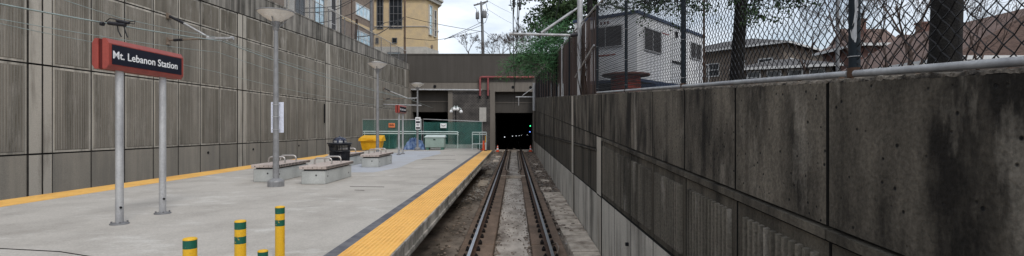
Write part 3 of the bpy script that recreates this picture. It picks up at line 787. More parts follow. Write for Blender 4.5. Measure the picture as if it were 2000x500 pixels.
for t in (-2.2,-1.35,-.5,.4):
    a0 = t; pts0 = [(c[0]+.235*math.cos(a0+d),c[1]+.235*math.sin(a0+d)) for d in (0,.2,.4,.55)]
    for i in range(3):
        (x0,y0),(x1,y1) = pts0[i], pts0[i+1]; mb.add([(x0,y0,PZ+1.0),(x1,y1,PZ+1.0),(x1,y1,PZ+1.065),(x0,y0,PZ+1.065)], [(0,1,2,3)])
mb.build('lid_label', M['alu'], r)

# ------------------------------------------------------------------ yellow salt bin and things by the green fence
r = thing('salt_bin', 'bright yellow plastic salt bin standing at the left end of the green fence', 'salt bin', (-9.7,35,PZ))
def taper(mb, x0,x1,y0,y1,z0,z1,t):
    mb.hexa([(x0+t,y0+t,z0),(x1-t,y0+t,z0),(x1-t,y1-t,z0),(x0+t,y1-t,z0),(x0,y0,z1),(x1,y0,z1),(x1,y1,z1),(x0,y1,z1)])
mb = MB(); taper(mb,-10.38,-8.98,34.5,35.3,PZ+.02,PZ+.62,.1); mb.box(-10.2,-10.0,34.6,35.2,PZ,PZ+.03); mb.box(-9.4,-9.2,34.6,35.2,PZ,PZ+.03); mb.build('bin_body', M['bin'], r)
mb = MB(); mb.hexa([(-10.48,34.4,PZ+.62),(-8.88,34.4,PZ+.62),(-8.88,35.4,PZ+.62),(-10.48,35.4,PZ+.62),(-10.46,34.42,PZ+.80),(-8.9,34.42,PZ+.80),(-8.96,35.38,PZ+1.0),(-10.40,35.38,PZ+1.0)])
mb.box(-9.9,-9.45,34.37,34.42,PZ+.68,PZ+.76); mb.build('bin_lid', M['bin'], r)
r = thing('storage_bin', 'green plastic bin behind the mesh next to the yellow salt bin', 'bin', (-8.9,37.2,PZ))
mb = MB(); taper(mb,-9.5,-8.62,36.8,37.6,PZ,PZ+.95,.06); mb.build('bin_body', M['tub'], r)
mb = MB(); mb.box(-9.54,-8.58,36.75,37.65,PZ+.95,PZ+1.05,0,.02); mb.build('bin_lid', M['tub'], r)
r = thing('equipment_cabinet', 'pale mint low cabinet before the green fence, right of the blue tarpaulin', 'cabinet', (-5.45,35.6,PZ))
mb = MB(); mb.box(-6.13,-4.80,35.1,35.85,PZ+.17,PZ+.86,0,.02); mb.build('cabinet_body', M['mint'], r)
mb = MB(); mb.hexa([(-6.18,35.05,PZ+.86),(-4.75,35.05,PZ+.86),(-4.75,35.9,PZ+.86),(-6.18,35.9,PZ+.86),(-6.16,35.07,PZ+.90),(-4.77,35.07,PZ+.90),(-4.79,35.88,PZ+1.02),(-6.14,35.88,PZ+1.02)]); mb.build('cabinet_lid', M['rail_w'], r)
mb = MB(); mb.box(-5.55,-5.4,35.07,35.095,PZ+.68,PZ+.73); mb.build('handle', M['iron'], r)
for x in (-6.05,-5.05):
    mb = MB(); mb.box(x,x+.18,35.15,35.8,PZ,PZ+.17); mb.build('skid', M['tub'], r)
# tarpaulin heap
mb = MB(); rg2 = random.Random(4); n, m_ = 18, 10; vs = []
for j in range(m_+1):
    for i in range(n+1):
        u, v = i/n, j/m_
        h = .95*math.sin(math.pi*min(max(u,.0),1))**.5*math.sin(math.pi*v)**.5 if 0<u<1 and 0<v<1 else 0
        vs.append((-7.62+1.45*u+rg2.uniform(-.05,.05), 35.1+.75*v+rg2.uniform(-.04,.04), PZ+.02+h*.92*rg2.uniform(.68,1.0)))
mb.add(vs, [(j*(n+1)+i, j*(n+1)+i+1, (j+1)*(n+1)+i+1, (j+1)*(n+1)+i) for j in range(m_) for i in range(n)])
tag(mb.build('tarpaulin', M['tarp'], origin=(-6.9,35.5,PZ)), 'crumpled blue tarpaulin over a heap before the green fence', 'tarpaulin')

# temporary green fence (two panels)
def screen_panel(x0, x1, Y, zt0, zt1, label):
    r = thing('mesh_fence', label, 'fence', ((x0+x1)/2, Y, PZ), 0, 'green screened fence panels across the platform end')
    mb = MB(); mb.tube([(x0,Y,PZ+.05),(x0,Y,zt0),(x1,Y,zt1),(x1,Y,PZ+.05)], .028, 8)
    mb.build('fence_frame', M['alu'], r)
    mb = MB(); mb.box(x0+.03,x1-.03,Y+.01,Y+.014,PZ+.06,min(zt0,zt1)-.03); mb.build('green_screen', M['screen'], r)
    for x in (x0,x1):
        mb = MB(); mb.box(x-.05,x+.05,Y-.32,Y+.3,PZ,PZ+.05,0,.01); mb.build('foot', M['wood'], r)
a = at(708,233,36.3); b = at(823.2,233.5,36.3); c2 = at(826.5,232.5,36.35); d = at(943.5,237,35.0)
screen_panel(a.x, b.x, 36.3, a.z, b.z, 'green screened fence panel on the left, behind the yellow bin')
screen_panel(c2.x, -2.28, 36.35, c2.z, d.z, 'green screened fence panel on the right, in front of the mint cabinet')
r = thing('handrail', 'long white double handrail along the left part of the green fence', 'handrail', (-7.2,36.0,PZ))
mb = MB()
for py in (256.5,260.5): mb.tube([at(709,py,36.0), at(893,py+1,36.0), at(895.5,py+3,36.0)], .032, 8)
mb.build('rail_tube', M['rail_w'], r)
for px in (712, 737, 760, 785, 812, 840, 866, 894):
    mb = MB(); q = at(px,257,36.0); mb.tube([(q.x,36.0,PZ),(q.x,36.0,q.z)], .022, 6); mb.build('rail_post', M['rail_w'] if px in (712,894) else M['tub'], r)
r = thing('handrail', 'short white handrail gate at the right end of the platform', 'handrail', (-2.4,35.6,PZ))
mb = MB()
for py in (258.5,262.5,281): mb.tube([at(922.5,py,35.6), at(950,py,35.6)], .03, 8)
mb.build('rail_tube', M['rail_w'], r)
for px in (922.5, 937, 950):
    mb = MB(); q = at(px,258.5,35.6); mb.tube([(q.x,35.6,PZ-.2 if px>940 else PZ),(q.x,35.6,q.z)], .028, 8); mb.build('rail_post', M['rail_w'], r)
# signs hung on the fence
r = thing('warning_sign', 'small orange warning sign hung on the left green fence panel', 'sign', at(765,245,36.25))
a = at(759,240.5,36.22); b = at(771.3,249,36.22)
mb = MB(); mb.box(a.x,b.x,36.22,36.24,b.z,a.z,0,.005); mb.build('sign_plate', M['orange'], r)
H = a.z-b.z; mb = MB()
for row, (u0, u1) in enumerate(((.17,.34),(.46,.68))):
    x = a.x+.05
    for k in range(7 if row else 6):
        wd = .035; mb.box(x, x+wd, 36.212, 36.218, a.z-H*u1, a.z-H*u0); x += wd+.013+(.02 if (row == 0 and k == 2) else 0)
mb.build('markings', M['black'], r)
r = thing('white_sign', 'small white sign with a grey curved mark on the right green fence panel', 'sign', at(866,245.5,36.2))
a = at(860,240.8,36.2); b = at(872.2,250,36.2)
mb = MB(); mb.box(a.x,b.x,36.2,36.22,b.z,a.z,0,.005); mb.build('sign_plate', M['white'], r)
mb = MB(); cx, cz = (a.x+b.x)/2, a.z-.07
pts = [(cx+.16*math.cos(t), 36.195, cz-.12*math.sin(t)) for t in [math.pi*k/10 for k in range(11)]]
mb.tube(pts, [.008+.022*math.sin(math.pi*k/10) for k in range(11)], 6); mb.build('curved_mark', M['grey'], r)
# delineators and cones
r = thing('delineator_post', 'thin white and orange post at the corner of the platform end', 'delineator', (-1.98,34.0,PZ))
q = at(948.3,296,33.6)
mb = MB(); mb.tube([(q.x,33.6,PZ),(q.x,33.6,PZ+.55)], .025, 8); mb.build('post', M['white'], r)
mb = MB(); mb.tube([(q.x,33.6,PZ+.55),(q.x,33.6,PZ+.98)], .03, 8); mb.build('top_band', M['bin'], r)
mb = MB(); mb.lathe([(.11,0),(.11,.02),(.03,.05)], (q.x,33.6,PZ+.006), 12); mb.build('foot', M['iron'], r)
r = thing('channelizer', 'short solid orange marker post beside the white post at the platform end', 'marker post', (-2.1,34.8,PZ))
q = at(944.6,292,34.6)
mb = MB(); mb.lathe([(.11,.03),(.085,.06),(.06,.62),(.05,.64),(0,.645)], (q.x,34.6,PZ), 12); mb.build('post', M['cone'], r)
mb = MB(); mb.box(q.x-.17,q.x+.17,34.43,34.77,PZ,PZ+.035); mb.build('foot', M['cone'], r)
def cone(label):
    root = thing('traffic_cone', label, 'traffic cone', (0,0,0), 0, 'orange cones at the tunnel mouth')
    mb = MB(); mb.lathe([(.15,.03),(.115,.22)], n=16); mb.lathe([(.085,.40),(.06,.54)], n=16); mb.lathe([(.045,.62),(.03,.70),(0,.705)], n=16); mb.build('cone_body', M['cone'], root)
    mb = MB(); mb.lathe([(.116,.22),(.086,.40)], n=16); mb.lathe([(.061,.54),(.046,.62)], n=16); mb.build('reflective_band', M['white'], root)
    mb = MB(); mb.box(-.19,.19,-.19,.19,0,.035,0,.01); mb.build('cone_base', M['cone'], root)
    return root
c1 = cone('orange and white traffic cone left of the rails at the tunnel mouth'); c1.location = (-1.80,55.2,-.16)
mb = MB(); mb.box(-2.2,-1.4,54.8,56.8,-.36,-.16); mb.box(1.45,2.05,54.8,56.8,-.36,-.16); mb.build('path', M['bed'])['kind'] = 'structure'
c3 = copy_tree(c1); c3.location = (1.76,55.4,-.16); c3['label'] = 'orange and white traffic cone right of the rails against the dark wall'
# cluster lamp behind the fence
r = thing('cluster_lamp', 'black lamp post with four downward white lamp heads behind the green fence', 'lamp post', (-5.2,46,PZ))
o = at(890,240,46); mb = MB(); mb.tube([(o.x,46,PZ),(o.x,46,at(890,211,46).z)], .05, 8)
mb.build('pole', M['iron'], r)
for px, py in ((881.3,217),(887,212.5),(893.6,212.5),(900.4,217.5)):
    q = at(px, py, 46 if px in (881.3,900.4) else 45.75); top = at(890,211,46)
    mb = MB(); mb.tube([top-Vector((0,0,.25)), ((top+q)/2)+Vector((0,0,.22)), q+Vector((0,0,.24)), q+Vector((0,0,.08))], .03, 6); arm = mb.build('arm', M['rail_w'], r)
    mb = MB(); mb.lathe([(.0,-.16),(.15,-.12),(.16,-.02),(.09,.10),(.03,.13)], q, 12); mb.build('lamp_head', M['white'], arm)

# ------------------------------------------------------------------ bollards
def bollard(h, label):
    root = thing('bollard', label, 'bollard', (0,0,0), 0, 'yellow and green striped bollards at the platform end')
    q = .054
    mb = MB(); mb.lathe([(q,0),(q,h-.16*2+.05)], n=24); mb.lathe([(q,h-.13),(q,h-.075)], n=24) if h > .4 else None
    mb.lathe([(q+.001,h-.018),(q-.004,h-.006),(q-.018,h),(0,h+.002)], n=24)
    mb.build('post', M['bol_y'], root)
    for z0, z1 in (((h-.27,h-.20),(h-.13,h-.018)) if 0 else ((.0,.0),)): pass
    return root
def bollard(h, label):
    root = thing('bollard', label, 'bollard', (0,0,0), 0, 'yellow and green striped bollards at the platform end')
    q = .052
    def ring(z0, z1, m, nm):
        mb = MB(); mb.lathe([(q,z0),(q,z1)], n=24); mb.build(nm, M[m], root)
    ring(h-.085, h-.012, 'bol_g', 'green_band')
    if h > .4:
        ring(h-.155, h-.085, 'bol_y', 'yellow_band'); ring(h-.225, h-.155, 'bol_g', 'green_band'); ring(0, h-.225, 'bol_y', 'post')
    else: ring(0, h-.085, 'bol_y', 'post')
    mb = MB(); mb.lathe([(q+.0015,h-.016),(q+.001,h-.007),(q-.008,h-.001),(0,h+.006)], n=24); mb.build('cap', M['bol_y'], root)
    return root
k1 = bollard(.60, 'nearest striped bollard, leftmost and cut by the picture edge'); k1.location = (-2.66,4.2,PZ)
k2 = copy_tree(k1); k2.location = (-2.675,5.0,PZ); k2['label'] = 'middle tall striped bollard with yellow and green bands'
k3 = copy_tree(k1); k3.location = (-2.70,5.9,PZ); k3['label'] = 'farthest tall striped bollard, rightmost of the row'
k4 = bollard(.19, 'short bollard whose green top barely shows between the two tall ones'); k4.location = (-2.70,5.5,PZ)

# ------------------------------------------------------------------ chain link fence on the right wall
def zf(y): return EYE+.147+.057*y
def link_mesh(xf, y0, y1, zb, zt, p, r):
    mb = MB(); n = int((y1-y0)/p); V = []; F = []
    for k in range(n):
        ya = y0+k*p; i = 0; pts = []
        z = zb(ya)
        while z < zt(ya):
            yy = ya + (p if (i+k) % 2 else 0)
            pts.append((xf(yy)+(.004 if (i % 2) else -.004), yy, z)); z += p; i += 1
        # thin three-sided wire
        o = len(V)
        for j, (x, y, z) in enumerate(pts):
            V += [(x-r, y, z-r*.6), (x+r, y, z-r*.6), (x, y, z+r)]
        for j in range(len(pts)-1):
            a = o+j*3
            for c in range(3): d = (c+1) % 3; F.append((a+c, a+d, a+3+d, a+3+c))
    mb.add(V, F); return mb
XF = lambda y: 2.0 if y < 15 else 2.0+.006*(y-15)
r = thing('chain_link_fence', 'dark chain link fence with silver bottom rail on top of the right wall', 'fence', (2.0,6,zf(6)))
posts = [-.04, 3.01, 6.05, 9.15, 12.3]
for i, y in enumerate(posts):
    mb = MB(); mb.tube([(2.0,y,zf(y)-.14),(2.0,y,zf(y)+2.12)], .0305, 14)
    po = mb.build('post', M['fence_p'], r)
    mb = MB()
    for z in (.10,.55,1.1,1.6):
        mb = MB(); mb.tube([(2.0+.035*math.cos(t*.628),y+.035*math.sin(t*.628),zf(y)+z) for t in range(11)], .0025, 4); mb.build('tie_wire', M['alu'], po)
    mb = MB(); mb.tube([(2.0,y,zf(y)-.05),(2.0,y,zf(y)+.035)], .037, 12); mb.build('clamp', M['rail_side'], po)
    if i < 4:
        y1 = posts[i+1]
        link_mesh(XF, y+.03, y1-.0, zf, lambda q: zf(q)+2.08, .0375, .0034).build('chain_link_panel', M['link'], r)
        mb = MB(); n = 8
        for k in range(3):
            a, b = y+.03+(y1-y-.06)*k/3, y+.03+(y1-y-.06)*(k+1)/3
            mb.tube([(1.985,a,zf(a)),(1.985,b,zf(b))], .0205 if k != 1 else .0215, 10)
        mb.build('bottom_rail', M['alu'], r)
        mb = MB(); mb.tube([(2.0,y,zf(y)+2.1),(2.0,y1,zf(y1)+2.1)], .021, 8); mb.build('top_rail', M['alu'], r)
# peeled paint patch on the second post
mb = MB(); y = 3.01; rr = .0312; pts = []
prof = [(.18,.0,.1),(.21,-.35,.2),(.25,-.5,.2),(.30,-.15,.2),(.36,.0,.35),(.50,-.05,.32),(.56,.05,.3)]
for z, t0, t1 in prof:
    for t in (t0, (t0+t1)/2, t1):
        aa = math.pi+1.05+t*1.6; pts.append((2.0+rr*math.cos(aa), y+rr*math.sin(aa), zf(y)+z))
mb.add(pts, [(i*3+j, i*3+j+1, i*3+j+4, i*3+j+3) for i in range(len(prof)-1) for j in (0,1)])
mb.build('bare_patch', M['alu'], r)

# fence with brown privacy slats further on
r = thing('slatted_fence', 'dark brown privacy slat fence with silver top rail on the far right wall', 'fence', (2.05,30,zf(30)))
sl_ = MB(); rs = random.Random(9); y = 12.4
while y < 52:
    wd = .084
    if rs.random() > .035:
        zb = zf(y)-.05+rs.uniform(0,.04); zt = zf(y)+2.04-rs.uniform(0,.05)
        if rs.random() < .05: zt -= rs.uniform(.1,.6)
        x = XF(y)+rs.uniform(-.01,.01); sl_.box(x-.006, x+.006, y, y+wd, zb, zt)
    y += .088
s_o = sl_.build('privacy_slats', M['slat'], r)
for y in [15.4+3.05*k for k in range(13)]:
    mb = MB(); mb.tube([(XF(y)-.03,y,zf(y)-.14),(XF(y)-.03,y,zf(y)+2.12)], .035, 8); mb.build('post', M['alu'] if 21 < y < 22 else M['fence_p'], r)
mb = MB(); mb.tube([(XF(y)-.02,y,zf(y)+2.1) for y in (12.3,25,40,52)], .024, 8); mb.build('top_rail', M['alu'], r)
mb = MB(); mb.tube([(1.93,16.2,zf(16)+.55),(1.93,12.4,zf(12.4)+1.15)], .024, 8); mb.build('brace_rail', M['alu'], r)

# ------------------------------------------------------------------ overhead line
r = thing('catenary_pole', 'silver catenary pole with bracket arm standing on the right wall', 'catenary pole', (2.0,15.2,zf(15.2)))
mb = MB(); mb.tube([(1.95,15.2,zf(15)-.15),(1.95,15.2,10.5)], .082, 14); mb.build('pole', M['alu'], r)
h = EYE+2.77
mb = MB(); mb.tube([(-.15,15.2,h+.03),(1.68,15.2,h-.02)], .04, 10); mb.build('bracket_arm', M['alu'], r)
mb = MB(); mb.tube([(.80,15.2,h+.05),(1.72,15.2,h+.68)], .042, 10); mb.tube([(1.72,15.2,h+.68),(1.93,15.2,h+.82)], .03, 8); mb.build('strut', M['alu'], r)
mb = MB(); mb.tube([(1.30,15.2,h+.02),(1.66,15.2,h+.16),(1.9,15.2,h+.0)], .012, 6); mb.tube([(1.1,15.2,h),(1.45,15.2,h+1.4)], .010, 5); mb.build('tie_rod', M['wire'], r)
mb = MB(); mb.tube([(1.66,15.2,h-.02),(1.88,15.2,h+.0)], .055, 8); mb.tube([(.76,15.2,h-.10),(.76,15.2,h+.10)], .03, 8); mb.build('insulator', M['insul'], r)
r = thing('catenary_bracket', 'distant silver bracket arm on a short pole at the tunnel end of the right wall', 'bracket', (2.05,45,5.0))
mb = MB(); a = at(1043,162,45); mb.tube([(a.x,45,zf(45)-1.2),(a.x,45,a.z)], .13, 10); mb.build('pole', M['alu'], r)
mb = MB(); mb.tube([at(1007,189.5,45), at(1042,189.5,45)], .05, 8); mb.tube([at(1013,190,45), at(1013,206,45)], .04, 6); mb.tube([at(1020,187,45), at(1042,171,45)], .04, 6); mb.build('bracket_arm', M['alu'], r)
# overhead wires of near track
def wire(name, pts, rad, label, group, m='wire', cat='wire', n=5):
    mb = MB(); P = []
    pts = [Vector(p) for p in pts]
    for i in range(len(pts)-1):
        L = (pts[i+1]-pts[i]).length
        for k in range(8):
            t = k/8; q = pts[i].lerp(pts[i+1], t); q.z -= .004*L*4*t*(1-t)*1.2; P.append(q)
    P.append(pts[-1]); mb.tube(P, rad, n)
    return tag(mb.build(name, M[m], origin=pts[0]), label, cat, group)
G1 = 'overhead wires above the near track'
wire('contact_wire', [(-.02,2,5.35),(-.03,15.2,5.22),(0,36,5.3),(0,60,4.6)], .014, 'lower contact wire above the near track running to the tunnel', G1)
wire('messenger_wire', [(.10,2,6.1),(.10,15.2,6.0),(.05,36,6.0),(.02,57.9,5.6)], .014, 'middle carrying wire above the near track', G1)
wire('feeder_cable', [(.17,2,6.9),(.17,15.2,6.5),(.12,36,6.6),(.05,57.9,6.9)], .018, 'thick upper feeder cable hanging above the near track', G1)
mb = MB()
for x, y, z in ((-.03,15.2,5.22),(.10,15.2,6.0),(.17,15.2,6.5)):
    pass
r = thing('hanger_assembly', 'dark insulators and jumper loops hanging in the near track overhead wires', 'insulators', (.05,13.2,5.3))
mb = MB()
for x, z0, z1 in ((-.02,5.26,6.02),(.12,5.22,6.9)): mb.tube([(x,13.2,z0),(x+.03,13.2,(z0+z1)/2),(x,13.2,z1)], .008, 5)
mb.tube([(.0,13.2,5.27),(.05,13.3,5.1),(.12,13.2,5.3)], .010, 5); mb.tube([(-.06,12.7,4.96+.35),(-.1,12.9,5.6),(-.03,13.1,5.9)], .008, 5)
mb.build('jumper', M['wire'], r)
for x, z in ((-.02,5.62),(.13,5.55),(.12,5.95)):
    mb = MB(); mb.lathe([(.02,-.11),(.04,-.08),(.025,-.04),(.045,0),(.025,.04),(.04,.08),(.02,.11)], (x+.015,13.2,z), 10); mb.build('insulator', M['insul'], r)
# left wall brackets
def wbracket(Y, h1, h2, reach, label):
    x0 = XL(Y)+.1
    r = thing('catenary_bracket', label, 'bracket', (x0,Y,EYE+h1), 0, 'catenary brackets on the left retaining wall')
    mb = MB(); mb.box(x0-.05,x0+.03,Y-.09,Y+.09,EYE+h1-.18,EYE+h1+.1); mb.build('wall_plate', M['guard'], r); mb = MB(); mb.box(x0-.05,x0+.03,Y-.09,Y+.09,EYE+h2-.1,EYE+h2+.12); mb.build('wall_plate', M['guard'], r)
    e = x0+reach
    mb = MB(); mb.tube([(x0,Y,EYE+h1),(e-.9,Y,EYE+h1+.06)], .035, 8); mb.build('lower_arm', M['guard'], r)
    mb = MB(); mb.tube([(x0+.6,Y,EYE+h2-.28),(e-.85,Y,EYE+h1+.10)], .042, 8); mb.build('strut', M['alu'], r)
    mb = MB(); mb.tube([(x0+.03,Y,EYE+h2),(x0+.6,Y,EYE+h2-.28)], .055, 8)
    mb.tube([(x0+.2,Y,EYE+h1),(x0+.55,Y,EYE+h1+.02)], .055, 8); mb.build('insulator', M['insul'], r)
    mb = MB(); mb.box(e-.95,e,Y-.05,Y+.05,EYE+h1+.03,EYE+h1+.12,0,.01)
    mb.tube([(e,Y,EYE+h1+.08),(e+.12,Y,EYE+h1+.08)], .07, 8)
    for k in range(3): mb.lathe([(.0,-.05),(.05,-.02),(.05,.02)], (e-.62+k*.24,Y,EYE+h1-.01), 8)
    mb.build('clamp_head', M['alu'], r)
    return r
wbracket(20.4, 3.50, 4.45, 2.45, 'nearer catenary bracket with diagonal strut on the left wall above the sign')
wbracket(48.5, 2.75, 3.75, 3.0, 'farther catenary bracket on the left wall above the distant sign')
r = thing('catenary_bracket', 'single straight arm sticking out of the left wall beyond the distant sign', 'bracket', (-12.4,48.5,4.6))
mb = MB(); mb.tube([at(746,204,48.5),at(823,206,48.5)], .055, 8); mb.build('lower_arm', M['alu'], r)
mb = MB(); q = at(748,205,48.5); mb.box(q.x-.14,q.x,48.4,48.6,q.z-.4,q.z+.2); mb.build('wall_plate', M['guard'], r)
G2 = 'overhead wires above the far track'
X4 = -11.8
wire('contact_wire', [at(-160,-24,10.6), at(205,45,14.6), at(432,80,20.4), at(640,152,32), at(800,193,48.5), at(850,212,60)], .022, 'thick pale contact wire crossing in front of the left wall', G2, 'wire_g')
wire('messenger_wire', [at(-160,8,10.6), at(205,72,14.6), at(425,102,20.4), at(640,170,32), at(795,203,48.5)], .010, 'thin lower wire crossing in front of the left wall', G2, 'wire_g')
wire('messenger_wire', [at(90,-12,12), at(235,35,14.6), at(420,72,20.4), at(640,146,32), at(790,190,48.5)], .010, 'thin upper wire meeting the clamp head of the nearer bracket', G2, 'wire_g')
wire('feeder_cable', [at(-160,20,10.6), at(0,46,12.4), at(180,82,14.6), at(420,140,20.4), at(640,190,32), at(795,212,48.5)], .009, 'lowest faint green wire crossing behind the large station sign', G2, 'wire_g')
r = thing('section_insulator', 'dark section insulator with two hanging loops above the large station sign', 'insulator', at(232,45,14.6))
mb = MB(); mb.tube([at(212,45,14.6), at(245,49,14.6)], .055, 8); mb.tube([at(228,40,14.6), at(252,45,14.6)], .045, 8); mb.build('insulator', M['insul'], r)
mb = MB(); mb.tube([at(229,48,14.6), at(231,60,14.6), at(237,72,14.6)], .016, 6); mb.tube([at(241,48,14.6), at(245,62,14.6), at(249,73,14.6)], .016, 6)
mb.tube([at(206,43,14.6), at(214,36,14.6), at(228,38,14.6)], .014, 6); mb.tube([at(248,43,14.6), at(264,41,14.6), at(262,47,14.6), at(246,44,14.6)], .012, 6); mb.build('jumper', M['wire'], r)
mb = MB(); mb.tube([at(197,46,14.4), at(202,47,14.4)], .06, 8)
tag(mb.build('wire_clamp', M['insul'], origin=at(200,46,14.4)), 'small dark clamp on the thick wire left of the section insulator', 'clamp')

# ------------------------------------------------------------------ fence on the left wall
r = thing('chain_link_fence', 'tall street fence with slim posts along the top of the left wall', 'fence', (XL(40)-.15,40,ZLT(40)))
zt = lambda y: ZLT(y)+1.50
mb = MB(); mb.tube([(XL(y)-.15,y,zt(y)) for y in (20,30,40,50,57.5)], .03, 6); mb.build('top_rail', M['ybase'], r)
for k in range(13):
    y = 21.4+3.0*k; mb = MB(); mb.tube([(XL(y)-.15,y,ZLT(y)+.05),(XL(y)-.15,y,zt(y))], .036, 6); mb.build('post', M['gpole'], r)
mb = MB(); y = 20
while y < 56:
    for s in (1,-1):
        y2 = y+1.4; a, b = (y, y2) if s > 0 else (y2, y)
        mb.tube([(XL(a)-.15,a,ZLT(a)+.1),(XL(b)-.15,b,zt(b))], .0035, 3, cap=False)
    y += .14
mb.build('chain_link_panel', M['gpole'], r)

# ------------------------------------------------------------------ buildings helper
def window(bld, o, u, n, a0, a1, z0, z1, cols=1, rows=1, glass='glass', frame='wtrim', fw=.08, d=.05):
    """window on a facade through o, along unit u, facing n"""
    def bx(mb, p0, p1, q0, q1, d0, d1):
        P = []
        for z in (q0, q1):
            for a, dd in ((p0,d0),(p1,d0),(p1,d1),(p0,d1)):
                v = o+u*a+n*dd; P.append((v.x,v.y,z))
        mb.hexa(P)
    mb = MB(); bx(mb,a0,a1,z0,z0+fw,.002,d); bx(mb,a0,a1,z1-fw,z1,.002,d); bx(mb,a0,a0+fw,z0+fw,z1-fw,.002,d); bx(mb,a1-fw,a1,z0+fw,z1-fw,.002,d)
    for c in range(1,cols): x = a0+(a1-a0)*c/cols; bx(mb,x-fw*.3,x+fw*.3,z0+fw,z1-fw,.002,d*.9)
    for c in range(1,rows): z = z0+(z1-z0)*c/rows; bx(mb,a0+fw,a1-fw,z-fw*.3,z+fw*.3,.002,d*.8)
    f = mb.build('window', M[frame], bld)
    mb = MB(); bx(mb,a0+fw*.5,a1-fw*.5,z0+fw*.5,z1-fw*.5,.001,d*.4); mb.build('pane', M[glass], f)
V = Vector
# yellow corner building
r = thing('corner_building', 'yellow stucco corner building with tall dark windows above the portal', 'building', (-19,78,9.5))
poly = [(-21.2,75),(-13,75),(-11.75,79),(-14.5,85),(-21.2,90)]
mb = MB(); mb.prism_z(poly, 12.2, 21.25); mb.build('wall', M['ybld'], r)
poly2 = [(-21.25,74.93),(-12.95,74.93),(-11.68,78.97),(-14.4,85.1),(-21.25,90.1)]
mb = MB(); mb.prism_z(poly2, 9.2, 14.45); 
mb2 = MB(); mb2.prism_z(poly2, 9.2, 14.3); mb2.build('stone_base', M['ybase'], r)
poly3 = [(-21.3,74.6),(-12.7,74.6),(-11.2,78.9),(-14.1,85.5),(-21.3,90.5)]
mb = MB(); mb.prism_z(poly3, 21.25, 21.75); mb.prism_z([(x*1.0+.3 if x>-20 else x, y) for x,y in poly3], 21.75, 22.0); mb.build('cornice', M['ybase'], r)
mb = MB(); mb.prism_z([(-21.28,74.88),(-12.93,74.88),(-11.63,78.95),(-14.3,85.2),(-21.28,90.2)], 17.35-.12+.0, 17.35); 
mb.build('string_course', M['cream'], r)
o0, ux, ny = V((0,75,0)), V((1,0,0)), V((0,-1,0))
X75 = lambda px: (px-1004.4)*.075; Z75 = lambda py: EYE+(250-py)*.075
for a, b, c_, d_, cols, rows in ((736,749,57,-2,2,4),(760.5,786,56,-2,3,4)):
    window(r, o0, ux, ny, X75(a), X75(b), Z75(c_), Z75(d_), cols, rows, 'glass', 'gpole', .09, .14)
window(r, V((0,74.93,0)), ux, ny, X75(766), X75(776), Z75(84.5), Z75(74), 1, 1, 'glass', 'gpole', .08, .1)
window(r, V((0,74.93,0)), ux, ny, X75(734), X75(740), Z75(85), Z75(74), 1, 1, 'mesh_w', 'gpole', .06, .1)
window(r, V((0,74.93,0)), ux, ny, X75(757), X75(783), Z75(108), Z75(102), 2, 1, 'skyglass', 'gpole', .06, .1)
u2 = (V((-11.75,79,0))-V((-13,75,0))).normalized(); n2 = V((u2.y,-u2.x,0))
window(r, V((-13,75,0)), u2, n2, .9, 2.0, EYE+13.8, EYE+18.3, 1, 3, 'skyglass', 'ybase', .14, .2)
window(r, V((-13,75,0)), u2, n2, 2.5, 3.4, EYE+13.8, EYE+17.9, 1, 3, 'glass', 'ybase', .14, .2)
mb = MB(); q = V((-13,75,0))+u2*1.9+n2*.05
mb.tube([(q.x,q.y,EYE+12.2),(q.x+n2.x*.1,q.y+n2.y*.1,EYE+12.2)], .3, 12); mb.build('wall_medallion', M['brown'], r)
# brown and cream building along the street
fX = lambda y: -27.36+.146*y
u3 = V((.146,1,0)).normalized(); n3 = V((u3.y,-u3.x,0))
r = thing('brick_building', 'brown brick building with bright blue windows behind the street fence', 'building', (-19,60,9.3))
def slabp(y0, y1, depth, z0, z1, out=0):
    a, b = V((fX(y0),y0,0))+n3*out, V((fX(y1),y1,0))+n3*out
    mb = MB(); mb.prism_z([(a.x,a.y),(b.x,b.y),(b.x-n3.x*depth,b.y-n3.y*depth),(a.x-n3.x*depth,a.y-n3.y*depth)], z0, z1); return mb
slabp(56.4,65.2,9,9.2,26).build('wall', M['brown'], r)
A0 = V((fX(56.4),56.4,0)); s_ = lambda y: (y-56.4)*math.sqrt(1+.146**2)
window(r, A0, u3, n3, s_(60.0), s_(63.9), EYE+13.3, EYE+14.75, 4, 1, 'skyglass', 'wtrim', .1, .08)
window(r, A0, u3, n3, s_(60.2), s_(64.0), EYE+9.9, EYE+11.6, 4, 2, 'skyglass', 'wtrim', .1, .08)
window(r, A0, u3, n3, s_(60.0), s_(63.9), EYE+17.2, EYE+18.6, 4, 1, 'skyglass', 'wtrim', .1, .08)
slabp(56.4,65.25,.2,EYE+12.1,EYE+12.45,.06).build('string_course', M['ybld'], r)
r = thing('pale_building', 'pale cream building with tall piers left of the brown brick building', 'building', (-20,50,9.3))
slabp(46,56.35,8,9.2,26).build('wall', M['cream'], r)
B0 = V((fX(46),46,0)); t_ = lambda y: (y-46)*math.sqrt(1+.146**2)
for y0, y1 in ((46.4,47.2),(49.6,50.3),(53.2,53.8),(55.6,56.2)): slabp(y0,y1,.3,9.2,26,.22).build('pier', M['ybase'], r)
window(r, B0, u3, n3, t_(47.6), t_(49.2), 12.2, 17.5, 2, 4, 'glass', 'gpole', .08, .08)
window(r, B0, u3, n3, t_(51.0), t_(52.8), 11.0, 18.5, 2, 5, 'skyglass', 'gpole', .08, .08)
window(r, B0, u3, n3, t_(54.2), t_(55.3), 12.0, 18.0, 1, 4, 'cream' if 0 else 'mesh_w', 'wtrim', .08, .08)
r = thing('dark_building', 'dark brick building at the far left behind the street fence', 'building', (-21,40,9.3))
slabp(26,45.9,8,9.2,24).build('wall', M['brown'], r)
C0 = V((fX(26),26,0)); v_ = lambda y: (y-26)*math.sqrt(1+.146**2)
